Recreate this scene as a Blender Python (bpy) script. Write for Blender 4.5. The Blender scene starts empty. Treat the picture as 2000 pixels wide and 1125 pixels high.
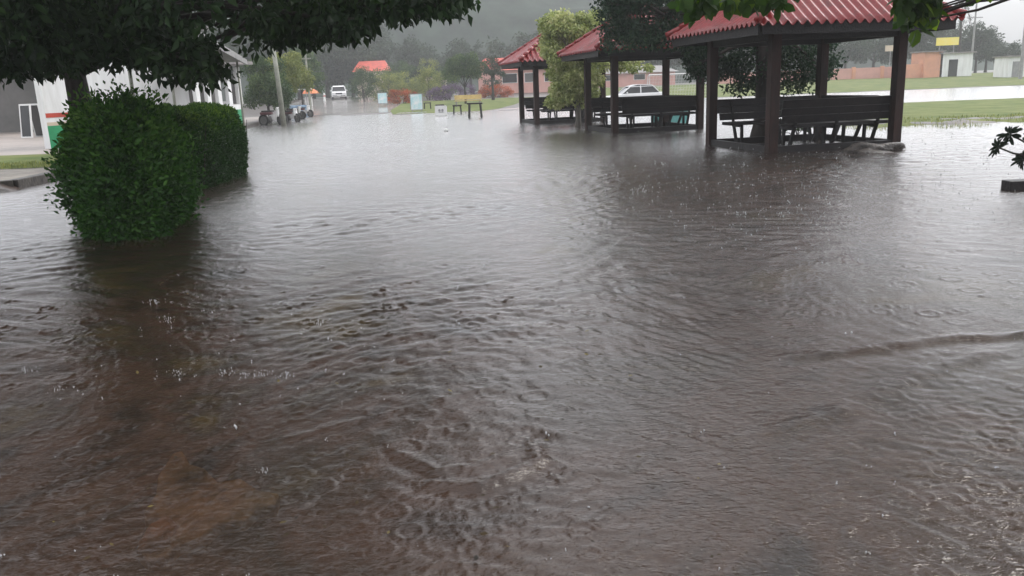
import bpy, math, random
import numpy as np
from mathutils import Vector, Matrix
rnd = random.Random(7); rng = np.random.default_rng(11)
sc = bpy.context.scene
COL = sc.collection
R = math.radians
# ------------------------------------------------------------------ camera frame
H = 1.5; FPX = 1600.0
PITCH = math.atan(392.0/FPX); ROLL = 0.040
_f = Vector((0, math.cos(PITCH), -math.sin(PITCH)))
_r0 = Vector((1, 0, 0)); _u0 = Vector((0, math.sin(PITCH), math.cos(PITCH)))
_r = _r0*math.cos(ROLL) - _u0*math.sin(ROLL)
_u = _u0*math.cos(ROLL) + _r0*math.sin(ROLL)
CAMLOC = Vector((0, 0, H))
def ray(px, py): return _f + _r*((px-1000)/FPX) - _u*((py-562.5)/FPX)
def A(px, py, D):
    d = ray(px, py); return CAMLOC + d*(D/d.y)
def G(px, py, z=0.0):
    d = ray(px, py); return CAMLOC + d*((z-H)/d.z)
# ------------------------------------------------------------------ terrain
def sstep(a, b, x):
    t = np.clip((x-a)/(b-a), 0, 1); return t*t*(3-2*t)
def hgt(x, y):
    x = np.asarray(x, float); y = np.asarray(y, float)
    z = -0.14 + 0.09*sstep(18, 45, y) + 0.05*sstep(45, 62, y) + 0.95*np.clip((y-62)/46, 0, 1)
    xl = -8.9 - 0.15*(y-15.0)                      # left bank
    left = sstep(0.0, 0.35, xl - x) * sstep(14.6, 15.0, y + 0.12*(x+9))
    z = np.maximum(z, -0.14 + left*0.26 + 0.0)
    fx = sstep(9.0, 11.0, x - 0.05*(y-24))         # the playing field on the right
    fz = -0.14 + 0.2*sstep(21.5, 24.5, y) - 0.12*sstep(39, 43, y) + 0.08*sstep(66, 71, y) + 0.9*np.clip((y-68)/30, 0, 1)
    fz = fz + .055*(np.sin(x*2.1+y*1.3)*np.sin(y*3.1-x*.7)+.6*np.sin(x*5.3+1)*np.sin(y*6.1))*sstep(21.3, 22.6, y)*(1-sstep(24.4, 26, y))
    z = z*(1-fx) + fz*fx
    z = z + 0.02*np.sin(x*0.9+1.3)*np.sin(y*0.7)*sstep(20, 30, y)
    return z
def gz(x, y): return float(hgt(x, y))
def GT(px, py):
    p = G(px, py, 0)
    for _ in range(12):
        p = G(px, py, max(-0.02, gz(p.x, min(max(p.y, 1), 2000))))
    return p
def AG(px, D):                                       # point on the terrain on the vertical through px at depth D
    p = A(px, 170-0.04*(px-1000), D); return Vector((p.x, D, gz(p.x, D)))
# ------------------------------------------------------------------ materials
def newmat(name):
    m = bpy.data.materials.new(name); m.use_nodes = True
    nt = m.node_tree; return m, nt, nt.nodes['Principled BSDF']
def N(nt, t, **kw):
    n = nt.nodes.new(t)
    for k, v in kw.items():
        if k in n.inputs.keys(): n.inputs[k].default_value = v
        else: setattr(n, k, v)
    return n
def ramp(nt, fac, stops):
    r = nt.nodes.new('ShaderNodeValToRGB'); el = r.color_ramp.elements
    while len(el) < len(stops): el.new(0.5)
    for e, (p, c) in zip(el, stops): e.position = p; e.color = (*c, 1)
    nt.links.new(fac, r.inputs[0]); return r
def mat(name, c1, c2=None, scale=3.0, rough=0.6, bump=0.0, bscale=30, spec=0.5, stretch=(1, 1, 1), metallic=0, detail=6, coat=0.0, lo=.35, hi=.65):
    m, nt, b = newmat(name)
    tc = N(nt, 'ShaderNodeTexCoord'); mp = N(nt, 'ShaderNodeMapping'); mp.inputs['Scale'].default_value = stretch
    nt.links.new(tc.outputs['Object'], mp.inputs[0])
    n = N(nt, 'ShaderNodeTexNoise', Scale=scale, Detail=detail, Roughness=0.65); nt.links.new(mp.outputs[0], n.inputs['Vector'])
    c2 = c2 or tuple(v*0.7 for v in c1)
    r = ramp(nt, n.outputs['Fac'], [(lo, c1), (hi, c2)])
    nt.links.new(r.outputs[0], b.inputs['Base Color'])
    b.inputs['Roughness'].default_value = rough; b.inputs['Specular IOR Level'].default_value = spec
    b.inputs['Metallic'].default_value = metallic
    b.inputs['Coat Weight'].default_value = coat; b.inputs['Coat Roughness'].default_value = 0.15
    if bump:
        n2 = N(nt, 'ShaderNodeTexNoise', Scale=bscale, Detail=5.0); nt.links.new(mp.outputs[0], n2.inputs['Vector'])
        bp = N(nt, 'ShaderNodeBump', Strength=bump, Distance=0.02); nt.links.new(n2.outputs['Fac'], bp.inputs['Height'])
        nt.links.new(bp.outputs[0], b.inputs['Normal'])
    return m
def leafmat(name, stops, rough=0.55, trans=0.25, spec=0.22):
    m, nt, b = newmat(name)
    a = N(nt, 'ShaderNodeAttribute', attribute_name='leaf_rnd')
    r = ramp(nt, a.outputs['Fac'], stops)
    nt.links.new(r.outputs[0], b.inputs['Base Color'])
    b.inputs['Roughness'].default_value = rough; b.inputs['Specular IOR Level'].default_value = spec
    t = N(nt, 'ShaderNodeBsdfTranslucent')
    hs = N(nt, 'ShaderNodeHueSaturation', Value=1.6, Saturation=1.1); nt.links.new(r.outputs[0], hs.inputs['Color'])
    nt.links.new(hs.outputs[0], t.inputs['Color'])
    mx = N(nt, 'ShaderNodeMixShader'); mx.inputs[0].default_value = trans
    nt.links.new(b.outputs[0], mx.inputs[1]); nt.links.new(t.outputs[0], mx.inputs[2])
    nt.links.new(mx.outputs[0], nt.nodes['Material Output'].inputs[0]); return m
M = {}
M['leaf_dark'] = leafmat('leaf_dark', [(0, (.006, .014, .005)), (.5, (.012, .03, .009)), (1, (.03, .062, .016))])
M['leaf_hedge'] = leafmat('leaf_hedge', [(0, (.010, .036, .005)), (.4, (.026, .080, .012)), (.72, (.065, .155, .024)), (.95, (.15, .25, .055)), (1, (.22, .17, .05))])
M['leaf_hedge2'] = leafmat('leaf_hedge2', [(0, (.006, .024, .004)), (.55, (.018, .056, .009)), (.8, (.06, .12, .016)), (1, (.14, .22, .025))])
M['leaf_blue'] = leafmat('leaf_blue', [(0, (.008, .022, .012)), (.6, (.018, .045, .022)), (1, (.05, .09, .04))])
M['leaf_var'] = leafmat('leaf_var', [(0, (.10, .13, .04)), (.35, (.24, .29, .10)), (.75, (.48, .50, .24)), (1, (.68, .66, .42))])
M['leaf_big'] = leafmat('leaf_big', [(0, (.015, .035, .008)), (.7, (.035, .075, .012)), (1, (.14, .22, .025))], trans=.4)
M['leaf_mid'] = leafmat('leaf_mid', [(0, (.03, .06, .025)), (.5, (.06, .10, .04)), (1, (.12, .17, .06))])
M['leaf_yel'] = leafmat('leaf_yel', [(0, (.09, .12, .04)), (.6, (.2, .23, .07)), (1, (.34, .34, .1))])
M['leaf_far'] = leafmat('leaf_far', [(0, (.02, .035, .022)), (.6, (.035, .055, .033)), (1, (.055, .08, .045))])
M['leaf_red'] = leafmat('leaf_red', [(0, (.10, .05, .02)), (.5, (.35, .09, .04)), (1, (.5, .16, .08))])
M['leaf_purple'] = leafmat('leaf_purple', [(0, (.08, .06, .09)), (1, (.22, .16, .25))])
M['bark'] = mat('bark', (.045, .036, .03), (.015, .012, .010), 6, .8, .8, 25, stretch=(1, 1, .25))
M['bark_pale'] = mat('bark_pale', (.22, .2, .17), (.1, .09, .08), 6, .8, .5, 25, stretch=(1, 1, .25))
M['wood_dark'] = mat('wood_dark', (.016, .012, .012), (.006, .005, .006), 4, .5, .4, 30, spec=.3, stretch=(1, 1, 1))
M['post'] = mat('post_paint', (.034, .015, .012), (.012, .007, .006), 5, .7, .4, 18, spec=.25, stretch=(1, 1, .3))
M['roof_red'] = None
M['concrete'] = mat('concrete', (.24, .22, .2), (.13, .12, .11), 2.5, .5, .5, 20)
M['concrete_dark'] = mat('concrete_dark', (.085, .075, .065), (.025, .022, .02), 4, .5, .8, 15)
M['pole'] = mat('pole_concrete', (.36, .36, .31), (.2, .22, .17), 2, .7, .2, 20)
M['white'] = mat('white_paint', (.75, .75, .74), (.62, .62, .6), 1.2, .5)
M['whitewall'] = mat('white_wall', (.8, .81, .81), (.58, .58, .56), 2.2, .7, .1, 10, stretch=(1, 1, .18), lo=.4, hi=.8)
M['cream'] = mat('cream_wall', (.6, .5, .38), (.5, .42, .33), 2, .7)
M['green'] = mat('green_paint', (.02, .30, .12), (.015, .22, .09), 1.5, .45)
M['redstripe'] = mat('red_stripe', (.5, .06, .035), (.35, .05, .03), 3, .5)
M['grey'] = mat('grey_metal', (.3, .3, .3), (.2, .2, .2), 3, .5)
M['soffit'] = mat('roof_sheet_grey', (.28, .26, .25), (.16, .15, .15), 2, .5, .3, 8)
M['darkwall'] = mat('dark_wall', (.12, .115, .11), (.07, .07, .065), .7, .7)
M['black'] = mat('black_glass', (.012, .013, .015), (.008, .008, .01), 3, .15)
M['rubber'] = mat('rubber', (.02, .02, .02), (.012, .012, .012), 8, .7)
M['carwhite'] = mat('car_white', (.8, .8, .8), (.72, .72, .72), 1, .25, coat=.6)
M['chrome'] = mat('chrome', (.6, .6, .6), (.5, .5, .5), 4, .2, metallic=1)
M['lamp'] = mat('lamp_glass', (.8, .8, .78), (.65, .65, .65), 8, .15)
M['red_far'] = mat('red_tile', (.62, .10, .06), (.42, .07, .05), 2, .5, .3, 6, stretch=(1, 1, 1))
M['pink'] = mat('pink_wall', (.62, .34, .29), (.5, .28, .24), .9, .7)
M['orange'] = mat('orange_wall', (.66, .32, .2), (.52, .26, .18), .7, .7)
M['yellow'] = mat('yellow_sign', (.8, .66, .08), (.75, .66, .2), 1.5, .4)
M['tan'] = mat('tan_paint', (.55, .42, .16), (.42, .3, .12), 4, .5)
M['teal'] = mat('teal_plastic', (.10, .38, .36), (.16, .48, .45), 5, .35)
M['blue'] = mat('blue_cloth', (.15, .26, .42), (.3, .4, .5), 5, .6)
M['orangecloth'] = mat('orange_cloth', (.75, .22, .08), (.6, .16, .06), 5, .6)
M['pinkkerb'] = mat('pink_kerb', (.4, .2, .19), (.25, .16, .14), 3, .5)
M['poster'] = mat('poster_print', (.8, .82, .82), (.4, .66, .70), 2.2, .35, detail=2)
M['stone'] = mat('brown_stone', (.42, .20, .07), (.15, .085, .035), 5, .5, 1, 12)
M['slab'] = mat('silty_slab', (.36, .25, .11), (.10, .075, .04), 7, .6, 1, 12)
M['mud'] = mat('wet_debris', (.075, .06, .05), (.02, .017, .015), 9, .3, 1.5, 25)
M['net'] = mat('net_cord', (.7, .7, .7), (.6, .6, .6), 5, .7)
M['maroon'] = mat('maroon_paint', (.13, .03, .035), (.06, .02, .025), 4, .35)

def roof_material():
    m, nt, b = newmat('roof_red')
    tc = N(nt, 'ShaderNodeTexCoord')
    n = N(nt, 'ShaderNodeTexNoise', Scale=2.2, Detail=8.0, Roughness=.7); nt.links.new(tc.outputs['Object'], n.inputs['Vector'])
    r = ramp(nt, n.outputs['Fac'], [(.3, (.17, .010, .011)), (.5, (.24, .017, .018)), (.68, (.10, .020, .018))])
    n2 = N(nt, 'ShaderNodeTexNoise', Scale=22.0, Detail=4.0); nt.links.new(tc.outputs['Object'], n2.inputs['Vector'])
    r2 = ramp(nt, n2.outputs['Fac'], [(.6, (0, 0, 0)), (.75, (1, 1, 1))])
    mx = N(nt, 'ShaderNodeMix', data_type='RGBA'); nt.links.new(r2.outputs[0], mx.inputs[0])
    nt.links.new(r.outputs[0], mx.inputs[6]); mx.inputs[7].default_value = (.2, .07, .06, 1)
    nt.links.new(mx.outputs[2], b.inputs['Base Color'])
    b.inputs['Roughness'].default_value = .21; b.inputs['Specular IOR Level'].default_value = .6
    bp = N(nt, 'ShaderNodeBump', Strength=.25, Distance=.01); nt.links.new(n2.outputs['Fac'], bp.inputs['Height']); nt.links.new(bp.outputs[0], b.inputs['Normal'])
    return m
M['roof_red'] = roof_material()

# ------------------------------------------------------------------ mesh helpers
class MB:
    def __init__(s): s.v = []; s.f = []
    def add(s, vs, fs):
        o = len(s.v); s.v += [tuple(v) for v in vs]; s.f += [tuple(i+o for i in f) for f in fs]; return s
    def box(s, c, size, rz=0, mtx=None):
        x, y, z = [k/2 for k in size]; P = []
        for dz in (-z, z):
            for dx, dy in ((-x, -y), (x, -y), (x, y), (-x, y)): P.append(Vector((dx, dy, dz)))
        Mx = Matrix.Rotation(rz, 3, 'Z') if mtx is None else mtx
        P = [Mx @ p + Vector(c) for p in P]
        return s.add(P, [(3, 2, 1, 0), (4, 5, 6, 7), (0, 1, 5, 4), (1, 2, 6, 5), (2, 3, 7, 6), (3, 0, 4, 7)])
    def bar(s, a, b, w, h=None, up=(0, 0, 1)):
        a = Vector(a); b = Vector(b); d = b-a; L = d.length; d = d.normalized(); u = Vector(up)
        if abs(d.dot(u)) > .98: u = Vector((0, 1, 0))
        x = d.cross(u).normalized(); z = x.cross(d)
        m = Matrix((x, d, z)).transposed(); return s.box((a+b)/2, (w, L, h or w), mtx=m)
    def tube(s, pts, rad, n=8, cap=True):
        pts = [Vector(p) for p in pts]; rad = list(rad) if hasattr(rad, '__len__') else [rad]*len(pts)
        rings = []; prev = None
        for i, p in enumerate(pts):
            d = (pts[min(i+1, len(pts)-1)] - pts[max(i-1, 0)]).normalized()
            u = prev if prev is not None else (Vector((1, 0, 0)) if abs(d.x) < .9 else Vector((0, 1, 0)))
            x = (u - d*u.dot(d)).normalized(); y = d.cross(x); prev = x
            rings.append([p + (x*math.cos(2*math.pi*k/n) + y*math.sin(2*math.pi*k/n))*rad[i] for k in range(n)])
        vs = [v for r_ in rings for v in r_]; fs = []
        for i in range(len(pts)-1):
            for k in range(n):
                fs.append((i*n+k, i*n+(k+1) % n, (i+1)*n+(k+1) % n, (i+1)*n+k))
        if cap: fs.append(tuple(range(n-1, -1, -1))); fs.append(tuple((len(pts)-1)*n+k for k in range(n)))
        return s.add(vs, fs)
    def prism(s, poly, y0, y1, scale_top=None):          # polygon in xz extruded along y
        n = len(poly); vs = [(x, y0, z) for x, z in poly] + [(x, y1, z) for x, z in poly]
        fs = [tuple(range(n)), tuple(range(2*n-1, n-1, -1))] + [(i, i+n, (i+1) % n+n, (i+1) % n) for i in range(n)]
        return s.add(vs, fs)
    def build(s, name, m, parent=None, bevel=0, smooth=False):
        me = bpy.data.meshes.new(name); me.from_pydata(s.v, [], s.f); me.update()
        o = bpy.data.objects.new(name, me); COL.objects.link(o); me.materials.append(M[m] if isinstance(m, str) else m)
        if parent is not None: o.parent = parent
        if smooth: me.polygons.foreach_set('use_smooth', [True]*len(me.polygons))
        if bevel:
            b = o.modifiers.new('bevel', 'BEVEL'); b.width = bevel; b.segments = 2; b.limit_method = 'ANGLE'; b.angle_limit = R(40)
        return o
def tag(o, label=None, cat=None, group=None, kind=None):
    if label: o['label'] = label
    if cat: o['category'] = cat
    if group: o['group'] = group
    if kind: o['kind'] = kind
    return o
def thing(name, label, cat, loc=(0, 0, 0), rz=0, group=None):
    o = bpy.data.objects.new(name, None); COL.objects.link(o); o.empty_display_size = .2
    o.location = loc; o.rotation_euler = (0, 0, rz); return tag(o, label, cat, group)
def dup(root, loc, rz=0, label=None, scale=None):
    KIDS.setdefault(root.name, None)
    r = root.copy(); COL.objects.link(r); r.location = loc; r.rotation_euler = (0, 0, rz)
    if label: r['label'] = label
    if scale: r.scale = scale if hasattr(scale, '__len__') else (scale,)*3
    def rec(src, dst):
        for ch in ALLOBJ():
            if ch.parent == src:
                c = ch.copy(); COL.objects.link(c); c.parent = dst; rec(ch, c)
    rec(root, r); return r
KIDS = {}
def ALLOBJ(): return list(bpy.data.objects)
def npmesh(name, co, faces, m, parent=None, attr=None, smooth=False):
    """co Nx3, faces Fxk (same k)"""
    me = bpy.data.meshes.new(name); k = faces.shape[1]; F = len(faces)
    me.vertices.add(len(co)); me.vertices.foreach_set('co', co.astype(np.float32).ravel())
    me.loops.add(F*k); me.loops.foreach_set('vertex_index', faces.astype(np.int32).ravel())
    me.polygons.add(F); me.polygons.foreach_set('loop_start', np.arange(0, F*k, k, dtype=np.int32))
    if smooth: me.polygons.foreach_set('use_smooth', np.ones(F, bool))
    me.update(calc_edges=True); me.validate()
    if attr is not None:
        at = me.attributes.new('leaf_rnd', 'FLOAT', 'FACE'); at.data.foreach_set('value', attr.astype(np.float32))
    o = bpy.data.objects.new(name, me); COL.objects.link(o); me.materials.append(M[m] if isinstance(m, str) else m)
    if parent is not None: o.parent = parent
    return o
def leaf_arrays(C, size, aspect=.45, droop=.4, rounder=False, fold=.25, radial=None):
    """C centres Nx3; returns verts, faces(tri/quads)"""
    n = len(C); d = rng.normal(size=(n, 3)); d[:, 2] -= droop*2
    if radial is not None: d += radial
    d /= np.linalg.norm(d, axis=1)[:, None]
    u = rng.normal(size=(n, 3)); u[:, 2] *= .35; w = np.cross(d, u); w /= np.linalg.norm(w, axis=1)[:, None]
    nn = np.cross(w, d)
    L = size*(.65+.7*rng.random(n))[:, None]; W = L*aspect
    if not rounder:
        v0 = C; v1 = C + d*L*.45 + w*W*.5 - nn*W*fold; v2 = C + d*L; v3 = C + d*L*.45 - w*W*.5 - nn*W*fold
        V = np.stack([v0, v1, v2, v3], 1).reshape(-1, 3)
        b = np.arange(n)[:, None]*4
        F = np.concatenate([b+np.array([[0, 1, 2]]), b+np.array([[0, 2, 3]])], 1).reshape(-1, 3); per = 2
    else:
        v0 = C; v1 = C + d*L*.22 + w*W*.42 - nn*W*fold*.7; v2 = C + d*L*.6 + w*W*.48 - nn*W*fold; v3 = C + d*L - nn*W*.2
        v4 = C + d*L*.6 - w*W*.48 - nn*W*fold; v5 = C + d*L*.22 - w*W*.42 - nn*W*fold*.7
        V = np.stack([v0, v1, v2, v3, v4, v5], 1).reshape(-1, 3); b = np.arange(n)[:, None]*6
        F = np.concatenate([b+np.array([[0, 1, 2, 3]]), b+np.array([[0, 3, 4, 5]])], 1).reshape(-1, 4); per = 2
    return V, F, per
def crown_from_clumps(name, clumps, nleaf, size, m, parent, aspect=.45, droop=.4, rounder=False, flat=.75, origin=(0, 0, 0), power=.6):
    """clumps: list (x,y,z,r)"""
    cl = np.array(clumps, float); w = cl[:, 3]**2; w /= w.sum()
    idx = rng.choice(len(cl), nleaf, p=w); c = cl[idx]
    d = rng.normal(size=(nleaf, 3)); d /= np.linalg.norm(d, axis=1)[:, None]
    rr = rng.random(nleaf)**power * c[:, 3]
    P = c[:, :3] + d*rr[:, None]*np.array([1, 1, flat]) - np.array(origin)
    V, F, per = leaf_arrays(P, size, aspect, droop, rounder, radial=d*.6)
    cr = rng.random(len(cl))[idx]
    a = np.clip(.5*cr + .5*rng.random(nleaf) + rng.normal(size=nleaf)*.08, 0, 1)
    return npmesh(name, V, F, m, parent, attr=np.repeat(a, per))
def limb(mb, a, b, r0, r1, sag=.15, n=6, seg=5):
    a = Vector(a); b = Vector(b); pts = []; L = (b-a).length
    j = Vector((rnd.uniform(-1, 1), rnd.uniform(-1, 1), rnd.uniform(-.3, 1)))*L*.06
    for i in range(seg+1):
        t = i/seg; p = a.lerp(b, t) + Vector((0, 0, 1))*math.sin(t*math.pi)*L*sag + j*math.sin(t*math.pi*2)
        pts.append(p)
    mb.tube(pts, [r0 + (r1-r0)*i/seg for i in range(seg+1)], n)
def tree(name, label, loc, th, tr, clumps, nleaf, size, leafm, barkm='bark', group=None, lean=(0, 0), limbs=14, cat='tree', **kw):
    """loc base; clumps in local coordinates"""
    t = thing(name, label, cat, loc, 0, group)
    mb = MB(); top = Vector((lean[0], lean[1], th)); pts = []; rad = []
    for i in range(7):
        k = i/6; pts.append(Vector((lean[0]*k + .04*th*math.sin(k*5)*.3, lean[1]*k, th*k - .15*(1-k)))); rad.append(tr*(1.25-.1*k if i else 1.6)*(1-.35*k))
    mb.tube(pts, rad, 10)
    order = sorted(clumps, key=lambda c: -c[3]); pick = order[:limbs//2] + rnd.sample(clumps, min(len(clumps), limbs - limbs//2))
    for c in pick:
        k = rnd.uniform(.75, 1); s = Vector((lean[0]*k, lean[1]*k, th*k)); e = Vector(c[:3])
        limb(mb, s, e, tr*.42, tr*.07, .08)
        for q in range(2):
            e2 = e + Vector((rnd.uniform(-1, 1), rnd.uniform(-1, 1), rnd.uniform(-.6, .6)))*c[3]*.8
            limb(mb, s.lerp(e, .65), e2, tr*.14, tr*.04, .05, n=5, seg=3)
    mb.build('trunk', barkm, t, smooth=True)
    crown_from_clumps('crown', clumps, nleaf, size, leafm, t, **kw)
    return t
def blob_clumps(c, r, n, cr, low=-.6):
    out = []
    while len(out) < n:
        d = Vector((rnd.gauss(0, 1), rnd.gauss(0, 1), rnd.gauss(0, 1))).normalized()
        if d.z < low: continue
        k = rnd.uniform(.45, 1)
        out.append((c[0]+d.x*r[0]*k, c[1]+d.y*r[1]*k, c[2]+d.z*r[2]*k, cr*rnd.uniform(.6, 1.25)))
    return out
# ================================================================== SETTING
def axis(*segs):
    out = []
    for a, b, n in segs: out += list(np.linspace(a, b, n, endpoint=False))
    out.append(segs[-1][1]); return np.array(out)
def ground_material():
    m, nt, b = newmat('ground_concrete')
    tc = N(nt, 'ShaderNodeTexCoord')
    n = N(nt, 'ShaderNodeTexNoise', Scale=.9, Detail=9.0, Roughness=.65, Distortion=1.2); nt.links.new(tc.outputs['Object'], n.inputs['Vector'])
    r = ramp(nt, n.outputs['Fac'], [(.33, (.035, .033, .035)), (.45, (.12, .085, .07)), (.56, (.09, .085, .08)), (.68, (.17, .12, .055))])
    n2 = N(nt, 'ShaderNodeTexNoise', Scale=40.0, Detail=5.0); nt.links.new(tc.outputs['Object'], n2.inputs['Vector'])
    r2 = ramp(nt, n2.outputs['Fac'], [(.35, (.4, .4, .4)), (.65, (.9, .9, .9))])
    mx = N(nt, 'ShaderNodeMix', data_type='RGBA', blend_type='MULTIPLY'); mx.inputs[0].default_value = 1
    nt.links.new(r.outputs[0], mx.inputs[6]); nt.links.new(r2.outputs[0], mx.inputs[7]); nt.links.new(mx.outputs[2], b.inputs['Base Color'])
    b.inputs['Roughness'].default_value = .4
    bp = N(nt, 'ShaderNodeBump', Strength=.4, Distance=.02); nt.links.new(n2.outputs['Fac'], bp.inputs['Height']); nt.links.new(bp.outputs[0], b.inputs['Normal'])
    return m
xs = axis((-1500, -60, 12), (-60, -16, 30), (-16, 20, 110), (20, 80, 30), (80, 1500, 13))
ys = axis((-300, 0, 5), (0, 12, 16), (12, 30, 90), (30, 80, 100), (80, 130, 40), (130, 2500, 16))
X, Y = np.meshgrid(xs, ys); Z = hgt(X, Y)
def gridfaces(ny, nx):
    i = np.arange(ny-1)[:, None]*nx + np.arange(nx-1)[None, :]
    return np.stack([i, i+1, i+nx+1, i+nx], -1).reshape(-1, 4)
g = npmesh('ground', np.stack([X, Y, Z], -1).reshape(-1, 3), gridfaces(len(ys), len(xs)), ground_material(), smooth=True)
tag(g, kind='structure')
def patch(name, m, left, right, n=40, mcols=12, off=.006, kind='structure', jit=0):
    """surface patch between two polylines (lists of (x,y)), draped on the terrain"""
    def interp(pl, t):
        k = t*(len(pl)-1); i = min(int(k), len(pl)-2); f = k-i
        return Vector((pl[i][0]*(1-f)+pl[i+1][0]*f, pl[i][1]*(1-f)+pl[i+1][1]*f))
    pts = []
    for j in range(n+1):
        a = interp(left, j/n); b = interp(right, j/n)
        for i in range(mcols+1):
            p = a.lerp(b, i/mcols)
            if jit: p = p + Vector((rnd.uniform(-jit, jit), rnd.uniform(-jit, jit)))
            pts.append((p.x, p.y, gz(p.x, p.y)+off))
    o = npmesh(name, np.array(pts), gridfaces(n+1, mcols+1), m, smooth=True); tag(o, kind=kind); return o
M['lawn'] = mat('lawn_grass', (.075, .115, .024), (.165, .18, .06), .9, .85, .9, 14, spec=.2)
M['gravel'] = mat('gravel', (.3, .27, .22), (.16, .14, .12), 3, .6, .8, 40)
M['apron'] = mat('apron_concrete', (.33, .28, .25), (.22, .19, .17), .8, .5, .2, 20)
M['farroad'] = mat('road_concrete', (.34, .32, .31), (.24, .23, .22), .4, .16, .1, 10, stretch=(1, .4, 1))
patch('lawn_field', 'lawn', [(10.4, 22.2), (11.5, 38), (12, 41)], [(70, 22.2), (80, 37), (85, 40.5)], 30, 60, .012, jit=.12)
patch('lawn_far', 'lawn', [(12.5, 69), (8, 84), (4, 108)], [(110, 70), (130, 84), (150, 108)], 30, 40, .012)
patch('grass_island', 'lawn', [(-7.6, 57), (-9, 66), (-10, 84)], [(-1.6, 57), (0.5, 66), (3, 84)], 20, 20, .012)
patch('road', 'farroad', [(-15.5, 63), (-22, 84), (-28, 120)], [(-8.2, 63), (-10.5, 84), (-15, 120)], 30, 12, .006)
patch('gravel_verge', 'gravel', [(-30, 16.2), (-30, 19)], [(-9.7, 16.0), (-10.0, 19)], 8, 24, .004)
patch('lawn_verge', 'lawn', [(-32, 19), (-32, 24.5)], [(-10.1, 19), (-11, 24.5)], 12, 24, .014, jit=.08)
patch('forecourt', 'apron', [(-45, 24.5), (-45, 60)], [(-11.2, 24.5), (-16.5, 60)], 20, 24, .006)
# kerb of the left bank
mb = MB(); kp = []
for y, x in ((14.75, -16.0), (14.95, -12.5), (15.0, -10.2), (15.6, -9.35), (17.5, -9.45), (22, -10.15), (30, -11.35), (42, -13.1), (55, -15.1), (62, -16.1)):
    kp.append(Vector((x, y, 0)))
for a, b in zip(kp[:-1], kp[1:]): mb.bar(a+Vector((0, 0, .02)), b+Vector((0, 0, .02)), .2, .3)
tag(mb.build('kerb', 'concrete_dark', bevel=.02), kind='structure')

# hills
def hills(name, cx, cy, rx, ry, hh, seed, m):
    r = np.random.default_rng(seed); nx, ny = 150, 60
    xs = np.linspace(-1, 1, nx); ys = np.linspace(-1, 1, ny); X, Y = np.meshgrid(xs, ys)
    base = np.clip(1-(X**2+Y**2), 0, 1)**.9*hh; Zn = np.zeros_like(X)
    for k in range(60):
        f = 2**r.uniform(1, 6); a = r.uniform(0, 6.28); Zn += np.sin((X*math.cos(a)*rx/ry*.5+Y*math.sin(a))*f+r.uniform(0, 6.28))*hh*.10/f**.62
    Z = base + Zn*np.clip(base/hh*3, 0, 1) - .5
    o = npmesh(name, np.stack([X*rx+cx, Y*ry+cy, Z], -1).reshape(-1, 3), gridfaces(ny, nx), m, smooth=False)
    tag(o, kind='structure'); return o
M['forest'] = mat('forest_slope', (.03, .05, .033), (.006, .013, .009), .16, .9, 1, .3, spec=.1)
hills('hill', -110, 330, 330, 150, 38, 3, 'forest')

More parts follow.
